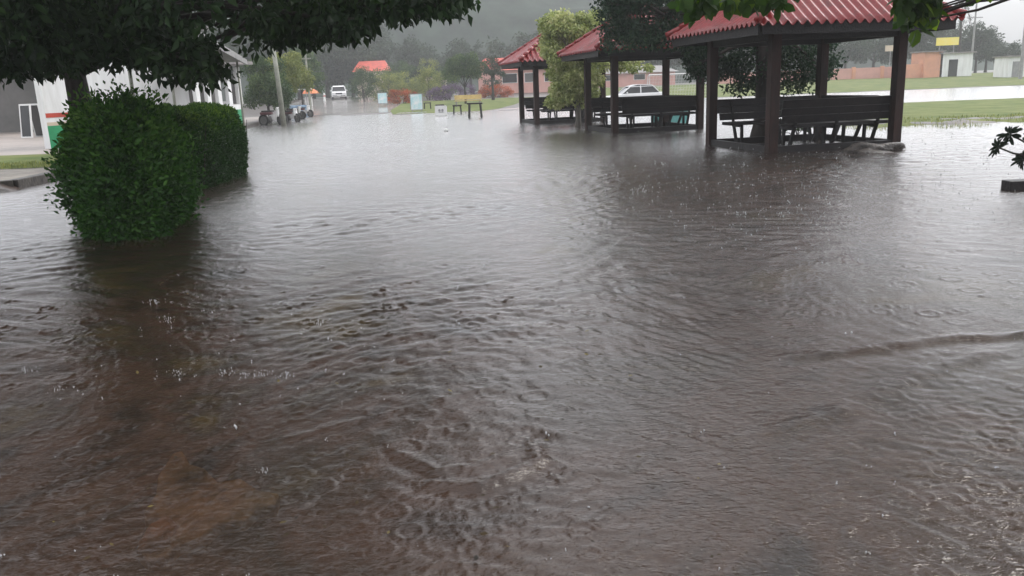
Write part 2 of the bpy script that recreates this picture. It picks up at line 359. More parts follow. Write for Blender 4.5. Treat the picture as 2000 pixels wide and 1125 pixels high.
# ------------------------------------------------------------------ water
def water_material():
    m, nt, b = newmat('flood_water'); nt.nodes.remove(b); out = nt.nodes['Material Output']
    tc = N(nt, 'ShaderNodeTexCoord')
    n = N(nt, 'ShaderNodeTexNoise', Scale=.55, Detail=7.0, Roughness=.6, Distortion=1.5); nt.links.new(tc.outputs['Object'], n.inputs['Vector'])
    r = ramp(nt, n.outputs['Fac'], [(.36, (.019, .0145, .011)), (.46, (.066, .038, .026)), (.57, (.038, .027, .019)), (.67, (.082, .055, .022))])
    dif = N(nt, 'ShaderNodeBsdfDiffuse'); nt.links.new(r.outputs[0], dif.inputs['Color'])
    tr = N(nt, 'ShaderNodeBsdfTransparent'); tr.inputs['Color'].default_value = (.75, .62, .5, 1)
    m1 = N(nt, 'ShaderNodeMixShader'); m1.inputs[0].default_value = .5
    nt.links.new(dif.outputs[0], m1.inputs[1]); nt.links.new(tr.outputs[0], m1.inputs[2])
    # fine ripples
    mp = N(nt, 'ShaderNodeMapping'); mp.inputs['Scale'].default_value = (1, 1.7, 1); nt.links.new(tc.outputs['Object'], mp.inputs[0])
    a1 = N(nt, 'ShaderNodeTexNoise', Scale=14.0, Detail=5.0, Roughness=.6, Distortion=.6); nt.links.new(mp.outputs[0], a1.inputs['Vector'])
    a2 = N(nt, 'ShaderNodeTexNoise', Scale=45.0, Detail=2.0, Distortion=.4); nt.links.new(mp.outputs[0], a2.inputs['Vector'])
    mad = N(nt, 'ShaderNodeMath', operation='MULTIPLY_ADD'); nt.links.new(a2.outputs['Fac'], mad.inputs[0]); mad.inputs[1].default_value = .5
    nt.links.new(a1.outputs['Fac'], mad.inputs[2])
    bp = N(nt, 'ShaderNodeBump', Strength=.5, Distance=.012); nt.links.new(mad.outputs[0], bp.inputs['Height'])
    gl = N(nt, 'ShaderNodeBsdfGlossy', Roughness=.13); nt.links.new(bp.outputs[0], gl.inputs['Normal']); gl.inputs['Color'].default_value = (1, 1, 1, 1)
    nt.links.new(bp.outputs[0], dif.inputs['Normal'])
    fr = N(nt, 'ShaderNodeFresnel', IOR=1.45)
    sy = N(nt, 'ShaderNodeSeparateXYZ'); nt.links.new(tc.outputs['Object'], sy.inputs[0])          # heavier rain out in the open yard roughens the water there
    mr = N(nt, 'ShaderNodeMapRange'); mr.interpolation_type = 'SMOOTHSTEP'; nt.links.new(sy.outputs['Y'], mr.inputs['Value'])
    for i_, v_ in zip((1, 2, 3, 4), (4.0, 18.0, .12, .185)): mr.inputs[i_].default_value = v_
    nt.links.new(mr.outputs[0], gl.inputs['Roughness'])
    m2 = N(nt, 'ShaderNodeMixShader'); nt.links.new(fr.outputs[0], m2.inputs[0])
    nt.links.new(m1.outputs[0], m2.inputs[1]); nt.links.new(gl.outputs[0], m2.inputs[2])
    nt.links.new(m2.outputs[0], out.inputs[0]); return m
NR, NC = 860, 820
yy = 1.7*(62/1.7)**(np.arange(NR)/(NR-1))
yy = np.concatenate([[-60, -20, -5, 0.0], yy, [75, 100, 140]])
uu = np.concatenate([[-60, -12, -4, -2, -1.4], np.linspace(-1, 1, NC), [1.4, 2, 4, 12, 60]])
wid = .70*np.maximum(yy, 1.7)+1.2
WX = uu[None, :]*wid[:, None]; WY = np.repeat(yy[:, None], len(uu), 1)
dx = np.gradient(WX, axis=1); dy = np.gradient(WY, axis=0); sp = np.maximum(np.abs(dx), np.abs(dy)*.8)
def lownoise(X, Y, f, seed, n=10):
    r = np.random.default_rng(seed); o = np.zeros_like(X)
    for k in range(n):
        a = r.uniform(0, 6.28); ff = f*r.uniform(.5, 2); o += np.sin((X*math.cos(a)+Y*math.sin(a))*ff + r.uniform(0, 6.28))
    return o/math.sqrt(n/2)
wx = WX + .35*lownoise(WX, WY, .9, 1) ; wy = WY + .35*lownoise(WX, WY, .9, 2)
amp = np.clip(.85 + .35*lownoise(WX, WY, .8, 5), .25, 1.7)
near = 1 - .45*sstep(3.5, 9, WY)*(1-sstep(9, 16, WY))
WZ = np.zeros_like(WX); r_ = np.random.default_rng(21)
for k in range(84):
    lam = .045*(11)**r_.random()**1.05; K = 2*math.pi/lam
    ang = R(90) + r_.normal()*R(42) + (R(-18) if lam < .2 else 0)
    slope = .019*(1.0 if lam < .15 else .7)
    vis = np.clip((lam/sp-2.2)/2, 0, 1)
    if lam > .13: slope = slope*(.55+.45*sstep(3.2, 7, WY))
    WZ += slope/K*np.sin((wx*math.cos(ang)+wy*math.sin(ang))*K + r_.uniform(0, 6.28))*vis
WZ *= amp
def dist_poly(X, Y, pts):
    best = np.full(X.shape, 1e9); side = np.zeros(X.shape)
    for (ax, ay), (bx, by) in zip(pts[:-1], pts[1:]):
        vx, vy = bx-ax, by-ay; L2 = vx*vx+vy*vy
        t = np.clip(((X-ax)*vx+(Y-ay)*vy)/L2, 0, 1); d = np.hypot(X-ax-t*vx, Y-ay-t*vy)
        s = np.sign((X-ax)*vy-(Y-ay)*vx); side = np.where(d < best, s, side); best = np.minimum(best, d)
    return best, side
def crest(pix, h, w):
    global WZ
    pts = [tuple(G(a, b)[:2]) for a, b in pix]; d, s = dist_poly(wx*.25+WX*.75, wy*.25+WY*.75, pts)
    WZ += h*np.exp(-(d/w)**2)*(1+.25*lownoise(WX, WY, 14, 9)) - h*.5*np.exp(-((d-w*2.2)/(w*1.3))**2)*(s > 0)
crest([(1560, 690), (1660, 676), (1760, 662), (1860, 650), (2040, 645)], .014, .045)
crest([(1500, 838), (1600, 806), (1680, 775), (1760, 735), (1820, 705), (1960, 672)], .010, .06)
crest([(300, 1090), (380, 1062), (470, 1010), (560, 985), (640, 930), (760, 880)], .0035, .022)
crest([(430, 893), (520, 880), (640, 860), (760, 833), (900, 800), (1000, 775)], .0045, .025)
crest([(930, 955), (1010, 962), (1070, 940), (1112, 912), (1100, 880)], .016, .035)
crest([(860, 900), (930, 930), (1000, 925), (1060, 900)], .009, .03)
# small swirl of rough water round the main eddy
for (px, py, rad, hh) in ((930, 800, .55, .012), (720, 740, .45, .010), (1000, 930, .35, .012), (500, 745, .35, .010), (1235, 385, .9, .016), (900, 520, .6, .006)):
    p = G(px, py); d = np.hypot(WX-p.x, (WY-p.y)); ang = np.arctan2(WY-p.y, WX-p.x)
    WZ += hh*np.exp(-(d/rad)**2)*lownoise(wx+d*np.cos(ang*1.0)*.5, wy, 38 if rad < .6 else 20, int(px), 14)*.075
# rain rings
def row_of(y): return int(np.searchsorted(yy, y))
rings = []
for k in range(4600):
    t = rnd.random(); y = 1.9*(34/1.9)**(t**.8); x = rnd.uniform(-1, 1)*(.66*y+1)
    r0 = rnd.uniform(.012, .075)*(1 if y < 8 else 1.5); rings.append((x, y, r0)); w = .012 + r0*.22; a = .0021*rnd.uniform(.3, 1.5)*(1 if y < 5 else 2.1)
    i0, i1 = row_of(y-r0-3*w), row_of(y+r0+3*w)+1
    if i1 - i0 < 2: continue
    W_ = .70*max(y, 1.7)+1.2; j0 = 5+int(((x-r0-3*w-.02)/W_*.5+.5)*(NC-1)*1.0)-2; j1 = 5+int(((x+r0+3*w+.02)/W_*.5+.5)*(NC-1))+3
    j0 = max(j0, 0); j1 = min(j1, len(uu))
    sx = WX[i0:i1, j0:j1]-x; sy = WY[i0:i1, j0:j1]-y; d = np.hypot(sx, sy)
    WZ[i0:i1, j0:j1] += a*np.cos((d-r0)*2*math.pi/(w*2.4))*np.exp(-((d-r0)/w)**2)
edge = (np.abs(uu)[None, :] > 1.0) | (WY < 1.0) | (WY > 63)
WZ[edge] = 0
w = npmesh('flood_water', np.stack([WX, WY, WZ], -1).reshape(-1, 3), gridfaces(*WX.shape), water_material(), smooth=True)
tag(w, kind='structure')
# submerged things seen through the shallow water
# splashes thrown up by the rain
def splashes():
    V = []; F = []
    octa = np.array([(1, 0, 0), (-1, 0, 0), (0, 1, 0), (0, -1, 0), (0, 0, 1), (0, 0, -1)], float)
    of = np.array([(0, 2, 4), (2, 1, 4), (1, 3, 4), (3, 0, 4), (2, 0, 5), (1, 2, 5), (3, 1, 5), (0, 3, 5)])
    base = 0
    for k in range(2100):
        if k < 330: y = 1.9*(40/1.9)**rnd.random(); x = rnd.uniform(-1, 1)*(.64*y+.5)
        elif k < 1350: p = G(rnd.gauss(1480, 240), rnd.gauss(360, 60)); x, y = p.x, p.y
        elif k < 1400: p = G(rnd.gauss(480, 160), rnd.gauss(690, 70)); x, y = p.x, p.y
        else: p = G(rnd.gauss(1800, 130), rnd.gauss(330, 60)); x, y = p.x, p.y
        if y < 1.8 or y > 45: continue
        s = rnd.uniform(.0016, .0044)*(1 + y/9)*(1.6 if rnd.random() < .06 else 1)
        hgtc = rnd.uniform(1, 3.5)*s
        for q in range(rnd.choice((1, 1, 2, 3))):
            c = np.array([x+rnd.gauss(0, s*1.2), y+rnd.gauss(0, s*1.2), hgtc*rnd.uniform(.3, 2)])
            V.append(octa*np.array([s*.8, s*.8, s*rnd.uniform(.9, 2)])*rnd.uniform(.4, 1)+c); F.append(of+base); base += 6
    for (px, py) in ((440, 733), (560, 738), (515, 735), (118, 765), (518, 925), (305, 595), (625, 636), (50, 730), (1235, 380), (1260, 376), (330, 630), (480, 740), (350, 735)):
        p = G(px, py)
        for q in range(30):
            s = rnd.uniform(.0014, .0048)*p.y/4.5; a = rnd.uniform(0, 6.28); rr = abs(rnd.gauss(0, .018))*p.y/4
            c = np.array([p.x+rr*math.cos(a)*1.8, p.y+rr*math.sin(a), rnd.uniform(0, .035)*p.y/4])
            V.append(octa*s*np.array([.7, .7, rnd.uniform(.8, 3.2)])*.8+c); F.append(of+base); base += 6
    m, nt, b = newmat('splash_water'); b.inputs['Base Color'].default_value = (.6, .6, .6, 1); b.inputs['Roughness'].default_value = .12
    b.inputs['Transmission Weight'].default_value = .45; b.inputs['IOR'].default_value = 1.33
    o = npmesh('rain_splashes', np.concatenate(V), np.concatenate(F), m, smooth=True)
    tag(o, 'tiny white splashes of rain jumping off the flooded ground', 'splashes', kind='stuff')
splashes()
def floating_bits():
    n = 170; pts = []
    for k in range(n):
        p = G(rnd.gauss(700, 420), rnd.uniform(420, 1100)) if k % 3 else G(rnd.gauss(420, 120), rnd.uniform(480, 760)); pts.append((p.x, p.y, .012 + rnd.uniform(0, .006)))
    C = np.array(pts); a = rng.uniform(0, 6.28, n); L = rng.uniform(.012, .04, n)[:, None]; d = np.stack([np.cos(a), np.sin(a), rng.normal(0, .12, n)], 1); w_ = np.stack([-np.sin(a), np.cos(a), rng.normal(0, .2, n)], 1)
    V = np.stack([C, C+d*L*.5+w_*L*.25, C+d*L, C+d*L*.5-w_*L*.25], 1).reshape(-1, 3); b = np.arange(n)[:, None]*4
    F = np.concatenate([b+np.array([[0, 1, 2]]), b+np.array([[0, 2, 3]])], 1).reshape(-1, 3)
    o = npmesh('floating_leaves', V, F, 'leaf_litter', attr=np.repeat(rng.random(n), 2)); tag(o, 'small dark fallen leaves and bits drifting on the flood water', 'leaves', kind='stuff')
M['leaf_litter'] = leafmat('leaf_litter', [(0, (.012, .010, .008)), (.6, (.05, .035, .015)), (1, (.16, .13, .04))])
floating_bits()
def lump(name, m, c, size, seed, label, cat, sub=3, rough=.18, rz=0):
    import bmesh
    bm = bmesh.new(); bmesh.ops.create_icosphere(bm, subdivisions=sub, radius=1)
    r = random.Random(seed); ph = [(r.uniform(1, 5), Vector((r.gauss(0, 1), r.gauss(0, 1), r.gauss(0, 1))).normalized(), r.uniform(0, 6)) for _ in range(10)]
    for v in bm.verts:
        d = v.co.normalized(); k = 1 + rough*sum(math.sin(f*2*d.dot(a)+p) for f, a, p in ph)/3
        v.co = Vector((d.x*size[0]*k, d.y*size[1]*k, d.z*size[2]*k))
    me = bpy.data.meshes.new(name); bm.to_mesh(me); bm.free(); o = bpy.data.objects.new(name, me); COL.objects.link(o)
    me.materials.append(M[m]); o.location = c; o.rotation_euler = (0, 0, rz)
    me.polygons.foreach_set('use_smooth', [True]*len(me.polygons)); return tag(o, label, cat)
p = G(400, 980, -.09)
pts = [G(a, b, -.085) for a, b in ((338, 884), (356, 878), (372, 905), (398, 912), (425, 938), (470, 932), (505, 955), (545, 962), (538, 985), (500, 992), (478, 1012), (425, 1020), (392, 1048), (350, 1058), (322, 1084), (285, 1090), (268, 1070), (286, 1030), (280, 1000), (304, 965), (308, 925))]
nb = len(pts); mb = MB(); mb.add([(q.x, q.y, -.085 + rnd.uniform(-.008, .004)) for q in pts] + [(q.x, q.y, -.16) for q in pts] + [(p.x, p.y, -.078)], [(i, (i+1) % nb, 2*nb) for i in range(nb)][::1] + [((i+1) % nb, i, i+nb, (i+1) % nb+nb) for i in range(nb)])
tag(mb.build('submerged_slab', 'slab', bevel=.01), 'flat dull brown broken slab lying under the shallow water in the foreground', 'slab')
p = G(305, 1050, -.08)
lump('submerged_stone', 'stone', (p.x, p.y, -.085), (.055, .10, .05), 5, 'small orange-brown stone under water at the near corner of the brown slab', 'stone')
# ================================================================== GAZEBOS
GROT = R(11.2)
def corrugated(h, ze, rise, side, pitch=.2, ampl=.043):
    """one triangular roof panel, local: panel on -y side, rotated by side*90deg"""
    per = 8; n = int(round(2*h/pitch))*per; rows = 9; V = []
    for i in range(n+1):
        s = -h + 2*h*i/n; top = abs(s)
        for j in range(rows+1):
            r = top + (h+.05-top)*j/rows
            step = .018 if r > h*.52 else 0.0
            z = ze + rise*(1-r/h) + ampl*math.cos(2*math.pi*s/pitch) - step
            V.append((s, -r, z))
    F = gridfaces(n+1, rows+1); V = np.array(V); a = side*math.pi/2; c, s_ = math.cos(a), math.sin(a)
    V = np.stack([V[:, 0]*c-V[:, 1]*s_, V[:, 0]*s_+V[:, 1]*c, V[:, 2]], 1); return V, F
def make_gazebo(label):
    g = thing('gazebo', label, 'gazebo', (0, 0, 0), GROT, 'red roofed gazebos in a row in the flood')
    hp = 1.4; h = 2.17; ze = 2.46; rise = 1.45
    for sx, sy in ((-1, -1), (1, -1), (1, 1), (-1, 1)):
        m = MB(); m.box((sx*hp, sy*hp, 1.05), (.2, .2, 2.7)); m.build('post', 'post', g, bevel=.012)
    for k in range(4):
        V, F = corrugated(h, ze+.06, rise, k); o = npmesh('roof_panel', V, F, 'roof_red', g, smooth=True)
        sm = o.modifiers.new('thick', 'SOLIDIFY'); sm.thickness = .012; sm.offset = -1
        a = k*math.pi/2
        m = MB(); mm = Matrix.Rotation(a, 3, 'Z')
        m.box(mm @ Vector((0, -(h-.07), ze-.08)), (2*h-.22, .03, .21), rz=a); m.build('fascia_board', 'wood_dark', g)
        m = MB(); m.box(mm @ Vector((0, -hp, 2.30)), (2*hp-.2, .09, .2), rz=a); m.build('beam', 'wood_dark', g)
        m = MB()
        for q in range(-3, 4):                       # rafters
            s = q*.56; top = abs(s)*.98+.12
            m.bar(mm @ Vector((s, -(h-.1), ze-.03)), mm @ Vector((s, -top, ze-.03+rise*(1-top/h))), .05, .09)
        m.build('rafters', 'wood_dark', g)
        # hip cap tiles along the ridge to the corner
        m = MB(); c0 = mm @ Vector((-h-.03, -h-.03, ze+.07)); c1 = mm @ Vector((0, 0, ze+rise+.09)); nt_ = 9
        for q in range(nt_):
            a0 = c0.lerp(c1, q/nt_); a1 = c0.lerp(c1, (q+1.12)/nt_ if q < nt_-1 else 1)
            m.tube([a0+Vector((0, 0, .012)), a1-Vector((0, 0, .012))], [.078, .062], 10)
        m.build('hip_tiles', 'roof_red', g, smooth=True)
    m = MB(); m.tube([(0, 0, ze+rise+.04), (0, 0, ze+rise+.16), (0, 0, ze+rise+.24)], [.13, .10, .03], 12); m.build('roof_finial', 'roof_red', g, smooth=True)
    m = MB()
    for k in range(4):
        a = k*math.pi/2; mm = Matrix.Rotation(a, 3, 'Z'); m.box(mm @ Vector((0, -hp, .04)), (2*hp-.2, .11, .17), rz=a)
    m.build('floor_sill', 'wood_dark', g, bevel=.01)
    m = MB(); m.box((0, 0, -.07), (2*hp-.13, 2*hp-.13, .1)); m.build('floor_slab', 'concrete_dark', g)
    return g
def make_bench(label):
    """bench 2.35 long facing +y, its back leaning out towards -y"""
    b = thing('bench', label, 'bench', (0, 0, 0), 0, 'dark wooden benches inside the gazebos'); L = 2.5
    m = MB()
    for k in range(4): m.box((0, .06+k*.115, .49), (L, .105, .07))
    m.build('seat', 'wood_dark', b, bevel=.006)
    m = MB()
    ang = R(16); mt = Matrix.Rotation(-ang, 3, 'X')
    d = Vector((0, -math.sin(ang), math.cos(ang)))
    for z0, w in ((.205, .15), (.36, .17), (.0, .0)):
        if w: m.box(Vector((0, -.04, .52))+d*z0+d*w*.5, (L+.14, .04, w), mtx=Matrix.Rotation(ang, 3, 'X'))
    m.box(Vector((0, -.04, .52))+d*.12, (L+.05, .035, .155), mtx=Matrix.Rotation(ang, 3, 'X'))
    m.build('backrest', 'wood_dark', b, bevel=.006)
    for x in (-.95, 0, .95):
        m = MB(); m.bar((x, .42, -.1), (x, .40, .478), .05, .07); m.build('leg', 'wood_dark', b)
        m = MB(); m.bar((x, .22, -.1), (x, -.02, .50), .05, .07); m.bar((x, -.02, .50), Vector((x, -.02, .52))+d*.5, .05, .05); m.bar((x, .40, .44), (x, -.0, .44), .05, .07); m.build('back_strut', 'wood_dark', b)
    return b
u = Vector((math.cos(GROT), math.sin(GROT), 0)); v = Vector((-math.sin(GROT), math.cos(GROT), 0))
F1 = Vector((.32*16.8, 16.8, 0)); F2 = Vector((.131*25.7, 25.7, 0)); F3 = Vector((.038*33.9, 33.9, 0))
cs = [F+(u+v)*1.4 for F in (F1, F2, F3)]
glab = ['nearest gazebo, its red corrugated roof largest, above dark posts at the right',
        'middle gazebo, its red roof half hidden by dark tree leaves',
        'farthest gazebo, its red roof partly behind the pale yellow-green tree']
gz1 = make_gazebo(glab[0]); gz1.location = cs[0]
for k in (1, 2): dup(gz1, cs[k], GROT, glab[k])
bl = {0: ['near bench of the nearest gazebo, its thick back facing the camera', 'rear bench of the nearest gazebo, seen across the floor', 'side bench at the right of the nearest gazebo'],
      1: ['near bench of the middle gazebo, back facing the camera', 'rear bench of the middle gazebo, seen between its posts', 'side bench at the right of the middle gazebo'],
      2: ['near bench of the farthest gazebo, beside the pale tree', 'rear bench of the farthest gazebo, seen under its roof', 'side bench at the right of the farthest gazebo']}
b0 = None
for gi in range(3):
    c = cs[gi]
    for bi, (off, rz) in enumerate(((u*.18 - v*1.17, 0), (v*1.17, math.pi), (u*1.17+v*.35, math.pi/2))):
        if bi == 2: off = u*1.12 + v*.12
        loc = c + off
        if b0 is None: b0 = make_bench(bl[gi][bi]); b0.location = loc; b0.rotation_euler = (0, 0, GROT+rz)
        else: dup(b0, loc, GROT+rz, bl[gi][bi], scale=(.8, 1, 1) if bi == 2 else None)
# tables? the near gazebo's mound of debris
p = G(1708, 296); mo = lump('debris_mound', 'mud', (p.x, p.y, 0.0), (.50, .26, .13), 9, 'low dark mound of wet debris at the foot of the nearest gazebo post', 'debris mound', rough=.35, sub=4)
# turquoise box
p = G(1257, 246); t = thing('storage_box', 'turquoise box in the water behind the bench of the middle gazebo', 'box', (p.x+1.1, 30.2, 0), GROT)
MB().box((0, 0, .24), (1.25, .5, .62)).build('box_body', 'teal', t, bevel=.03); MB().box((0, 0, .57), (1.3, .55, .05)).build('lid', 'teal', t, bevel=.015)
# ================================================================== TREES
# --- big tree on the left, crown hanging over the top of the view
TL = Vector((A(157, 200, 12.2).x, 12.2, 0))
prof = [(-250, 190), (-100, 175), (0, 150), (30, 172), (60, 168), (95, 162), (130, 146), (170, 138), (240, 140), (270, 146), (300, 158), (340, 176), (380, 182), (440, 176), (480, 144), (530, 106), (560, 100), (600, 112), (635, 100), (670, 80), (690, 100), (715, 66), (760, 45), (790, 60), (820, 35), (860, 40), (895, 34), (925, 12), (960, -15), (1010, -60), (1080, -130)]
def prof_y(x):
    for (a, b), (c, d) in zip(prof[:-1], prof[1:]):
        if a <= x <= c: return b + (d-b)*(x-a)/(c-a)
    return prof[0][1] if x < prof[0][0] else prof[-1][1]
cl = []
for k in range(300):                                  # hanging rim: the lowest sprays
    x = rnd.uniform(-240, 960); D = rnd.uniform(8.2, 11.5); r = rnd.uniform(.16, .34)
    rp = r*FPX/D; y = prof_y(x) - rp*.8 - abs(rnd.gauss(0, 40))
    if (390 < x < 450 and 5 < y < 75) and rnd.random() < .7: continue
    if 415 < x < 535 and abs(y - (80+(x-425)*.6)) < 12+rp*1.05 and rnd.random() < .93: continue
    P = A(x, y, D); cl.append((P.x, P.y, P.z, r))
for k in range(380):                                  # the body of the crown above
    x = rnd.uniform(-900, 790); D = rnd.uniform(7.0, 16.5); r = rnd.uniform(.45, .9); rp = r*FPX/D
    lim = min(prof_y(x) - rp*1.0, 40)
    P = A(x, lim - rnd.random()**1.3*900, D)
    top = 8.5 - ((P.x-TL.x)/7.0)**2*4.5 - ((P.y-TL.y)/6)**2*2.5
    if P.z > top: continue
    if 380 < x < 460 and lim > -30 and rnd.random() < .55 and P.z < 3: continue
    cl.append((P.x, P.y, P.z, r))
clL = [(a-TL.x, b-TL.y, c, r) for a, b, c, r in cl]
tree('broadleaf_tree', 'large dark tree on the left, crown hanging over the water from behind the hedge', (TL.x, TL.y, 0), 2.5, .17, clL, 115000, .115, 'leaf_dark', limbs=46, aspect=.5, droop=.45)
# --- dark tree behind the nearest gazebo
T2 = Vector((A(1490, 200, 21.3).x, 21.3, 0)); cl = []
def pc(x, y, D, r, T): P = A(x, y, D); cl.append((P.x-T.x, P.y-T.y, P.z, r))
for k in range(130): pc(rnd.uniform(1185, 1350), rnd.uniform(-40, 82), rnd.uniform(21.0, 23.5), rnd.uniform(.22, .4), T2)
for k in range(60): pc(rnd.uniform(1172, 1350), rnd.uniform(62, 94), rnd.uniform(21.0, 23), rnd.uniform(.14, .26), T2)
for k in range(30): pc(rnd.uniform(1170, 1230), rnd.uniform(-90, 60), rnd.uniform(21, 23.5), rnd.uniform(.2, .35), T2)
for k in range(60): pc(rnd.uniform(1340, 1400), rnd.uniform(85, 145), rnd.uniform(20.8, 22.3), rnd.uniform(.14, .26), T2)
for k in range(210):
    x = rnd.uniform(1385, 1635); pc(x, rnd.uniform(70, 192 - 26*abs(x-1500)/100 + rnd.uniform(-20, 8)), rnd.uniform(20.8, 22.6), rnd.uniform(.15, .32), T2)
for k in range(260):
    d = Vector((rnd.gauss(0, 1), rnd.gauss(0, 1), rnd.gauss(0, 1))).normalized()*rnd.uniform(.3, 1)
    x = .7+d.x*4.4; y = 1.6+d.y*2.9; z = 5.9+d.z*2.7; r = rnd.uniform(.4, .7)
    if z-r < 4.1 and y < 2.5: continue
    cl.append((x-1.2, y, z, r))
tree('shade_tree', 'dark green leafy tree standing just behind the nearest gazebo', (T2.x, T2.y, 0), 2.9, .22, cl, 74000, .10, 'leaf_blue', limbs=44, aspect=.5, droop=.3)
# low shrub at its foot
sp_ = AG(1600, 20.9); cl = blob_clumps((0, 0, .25), (.55, .3, .3), 26, .13, -.3)
tsh = thing('shrub', 'low green shrub seen through the nearest gazebo, under its bench', 'shrub', (sp_.x-.5, sp_.y, 0)); m = MB()
for c in cl[:8]: limb(m, (0, 0, -.1), c[:3], .012, .004)
m.build('stems', 'bark', tsh); crown_from_clumps('foliage', cl, 1700, .075, 'leaf_mid', tsh)
# --- pale variegated tree
T3 = Vector((A(1128, 200, 30.6).x, 30.6, 0)); cl = []
for k in range(26): pc(rnd.gauss(1092, 17), rnd.uniform(30, 60), rnd.uniform(30, 31.5), rnd.uniform(.2, .36), T3)
for k in range(90):
    y = rnd.uniform(45, 185); c0 = 1118 + 8*math.sin(y/20); w = 50 if y < 100 else 42
    pc(c0+rnd.uniform(-w, w), y, rnd.uniform(29.6, 31.6), rnd.uniform(.22, .4), T3)
for k in range(14): pc(rnd.uniform(1130, 1175), rnd.uniform(28, 70), rnd.uniform(30, 31), rnd.uniform(.2, .35), T3)
for k in range(22): pc(rnd.uniform(1160, 1272), rnd.uniform(112, 134), rnd.uniform(30.6, 32), rnd.uniform(.14, .25), T3)
for k in range(26):
    x = rnd.uniform(1075, 1165); pc(x, rnd.uniform(185, 205), rnd.uniform(29.6, 30.9), rnd.uniform(.14, .24), T3)
tree('variegated_tree', 'pale yellow-green tree drooping between the middle and farthest gazebos', (T3.x, T3.y, 0), 2.2, .085, cl, 26000, .13, 'leaf_var', 'bark_pale', limbs=26, aspect=.5, droop=.5)
# --- near tree outside the right edge, big leaves hanging into the top of the view
T4 = Vector((9.6, 8.2, 0)); cl = []
for (x, y, r, n) in ((1335, 8, .10, 5), (1350, 30, .09, 4), (1375, 12, .14, 7), (1420, 8, .12, 7), (1445, 18, .12, 5), (1465, 10, .12, 5), (1505, 12, .12, 5), (1520, 22, .09, 3), (1552, 0, .08, 2),
                     (1780, 5, .17, 9), (1810, 15, .17, 9), (1775, 35, .12, 6), (1805, 42, .14, 6), (1790, 62, .09, 3), (1765, 55, .08, 2), (1892, -2, .05, 2), (1940, -12, .06, 2)):
    for q in range(n): pc(x+rnd.gauss(0, 8), y-14+rnd.gauss(0, 8), rnd.uniform(8.9, 9.7), r*rnd.uniform(.7, 1.1), T4)
hang = list(cl)
for k in range(190):
    x = rnd.uniform(3.5, 12.5); y = rnd.uniform(5.2, 12.2); zmin = 1.5 + y*.155*(1+.0) + .35
    if y > 9.9: zmin += .5
    z = zmin + rnd.random()**1.2*(4.2 - .04*(x-8)**2); r = rnd.uniform(.3, .6)
    cl.append((x-T4.x, y-T4.y, z+r, r))
t4 = tree('overhanging_tree', 'near tree with big rounded leaves hanging in at the top right', (T4.x, T4.y, 0), 3.0, .2, cl, 17000, .15, 'leaf_big', limbs=30, aspect=.72, droop=.7, rounder=True)
for (x, y, D) in ((1350, 20, 9.3), (1430, 5, 9.3), (1515, 12, 9.3), (1795, 30, 9.3), (1800, 10, 9.4)):
    P = A(x, y, D) - T4; mb = MB(); limb(mb, P+Vector((.5, -.3, 1.5)), P, .018, .005, 0); mb.build('twig', 'bark', t4)
# --- hedges by the road
def hedge(name, label, p0, p1, w, h, nleaf, size, leafm, wob=.12, seed=1, top=.25, zlo=0.05, fade=1.0, sprigs=0, rnde=.35):
    """row hedge from p0 to p1: leaves fill a rounded uneven box"""
    r = np.random.default_rng(seed); P0 = np.array(p0); P1 = np.array(p1); L = np.linalg.norm(P1-P0); a = (P1-P0)/L; b = np.array([a[1], -a[0]])
    t = thing(name, label, 'hedge', (p0[0], p0[1], 0))
    n = nleaf; s = r.random(n)*L; q = r.uniform(-1, 1, n); zz = r.random(n)
    # push most leaves towards the skin
    k = r.random(n) < .72; face = r.integers(0, 3, n)
    q = np.where(k & (face == 0), np.sign(q)*(1-abs(r.normal(0, .12, n))), q)
    zz = np.where(k & (face == 1), 1-abs(r.normal(0, .09, n)), zz)
    e = r.random(n)
    s = np.where(k & (face == 2), np.where(e < .7, abs(r.normal(0, .16, n)), L-abs(r.normal(0, .16, n))), s)
    rw = 1-.32*np.clip(zz-.7, 0, 1)*3.3*abs(q)*.8; under = .84+.16*np.clip(zz/.4, 0, 1)
    lump = 1 + wob*(np.sin(s*2.3+zz*4+seed)+np.sin(zz*9+s*5+q*2)+np.sin(s*9+q*3)*.6)*.6
    endc = np.sqrt(np.clip(1-(1-np.clip(np.minimum(s, L-s)/.8, 0, 1))**2, 0, 1))*rnde+(1-rnde)
    x = q*w/2*lump*rw*under*endc
    z = zlo + zz*(h-zlo)*(1 + wob*.5*np.sin(s*3.1+q*2+seed)+ wob*.35*np.sin(s*8+q*6))*(1-.10*q*q)
    s2 = s + (r.normal(0, .05, n)) + (1-under)*.3*np.where(s < L/2, 1, -1)
    if sprigs:
        m_ = r.random(n) < sprigs; z = np.where(m_ & (zz > .85), z + r.random(n)**2*.28, z); x = np.where(m_ & (zz < .85), x*(1+.25*r.random(n)), x)
    C = np.stack([a[0]*s2+b[0]*x, a[1]*s2+b[1]*x, z], 1)
    rad = np.stack([b[0]*q-a[0]*(s < .4), b[1]*q-a[1]*(s < .4), zz*1.2-.2], 1)
    V, F, per = leaf_arrays(C, size, .5, -.1, radial=rad*.9)
    patchn = .5+.5*np.sin(s*4+q*3+zz*7)*np.sin(zz*11+s*3)
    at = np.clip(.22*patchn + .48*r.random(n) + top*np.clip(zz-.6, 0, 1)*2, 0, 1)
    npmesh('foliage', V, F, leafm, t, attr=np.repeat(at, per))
    m = MB()
    for k in range(int(L*9)):
        ss = rnd.uniform(.15, L-.15); qq = rnd.uniform(-.3, .3)*w; base = Vector((a[0]*ss+b[0]*qq, a[1]*ss+b[1]*qq, -.12))
        limb(m, base, base+Vector((rnd.uniform(-.3, .3), rnd.uniform(-.3, .3), h*.85)), .016, .005, 0)
    m.build('stems', 'bark', t); return t
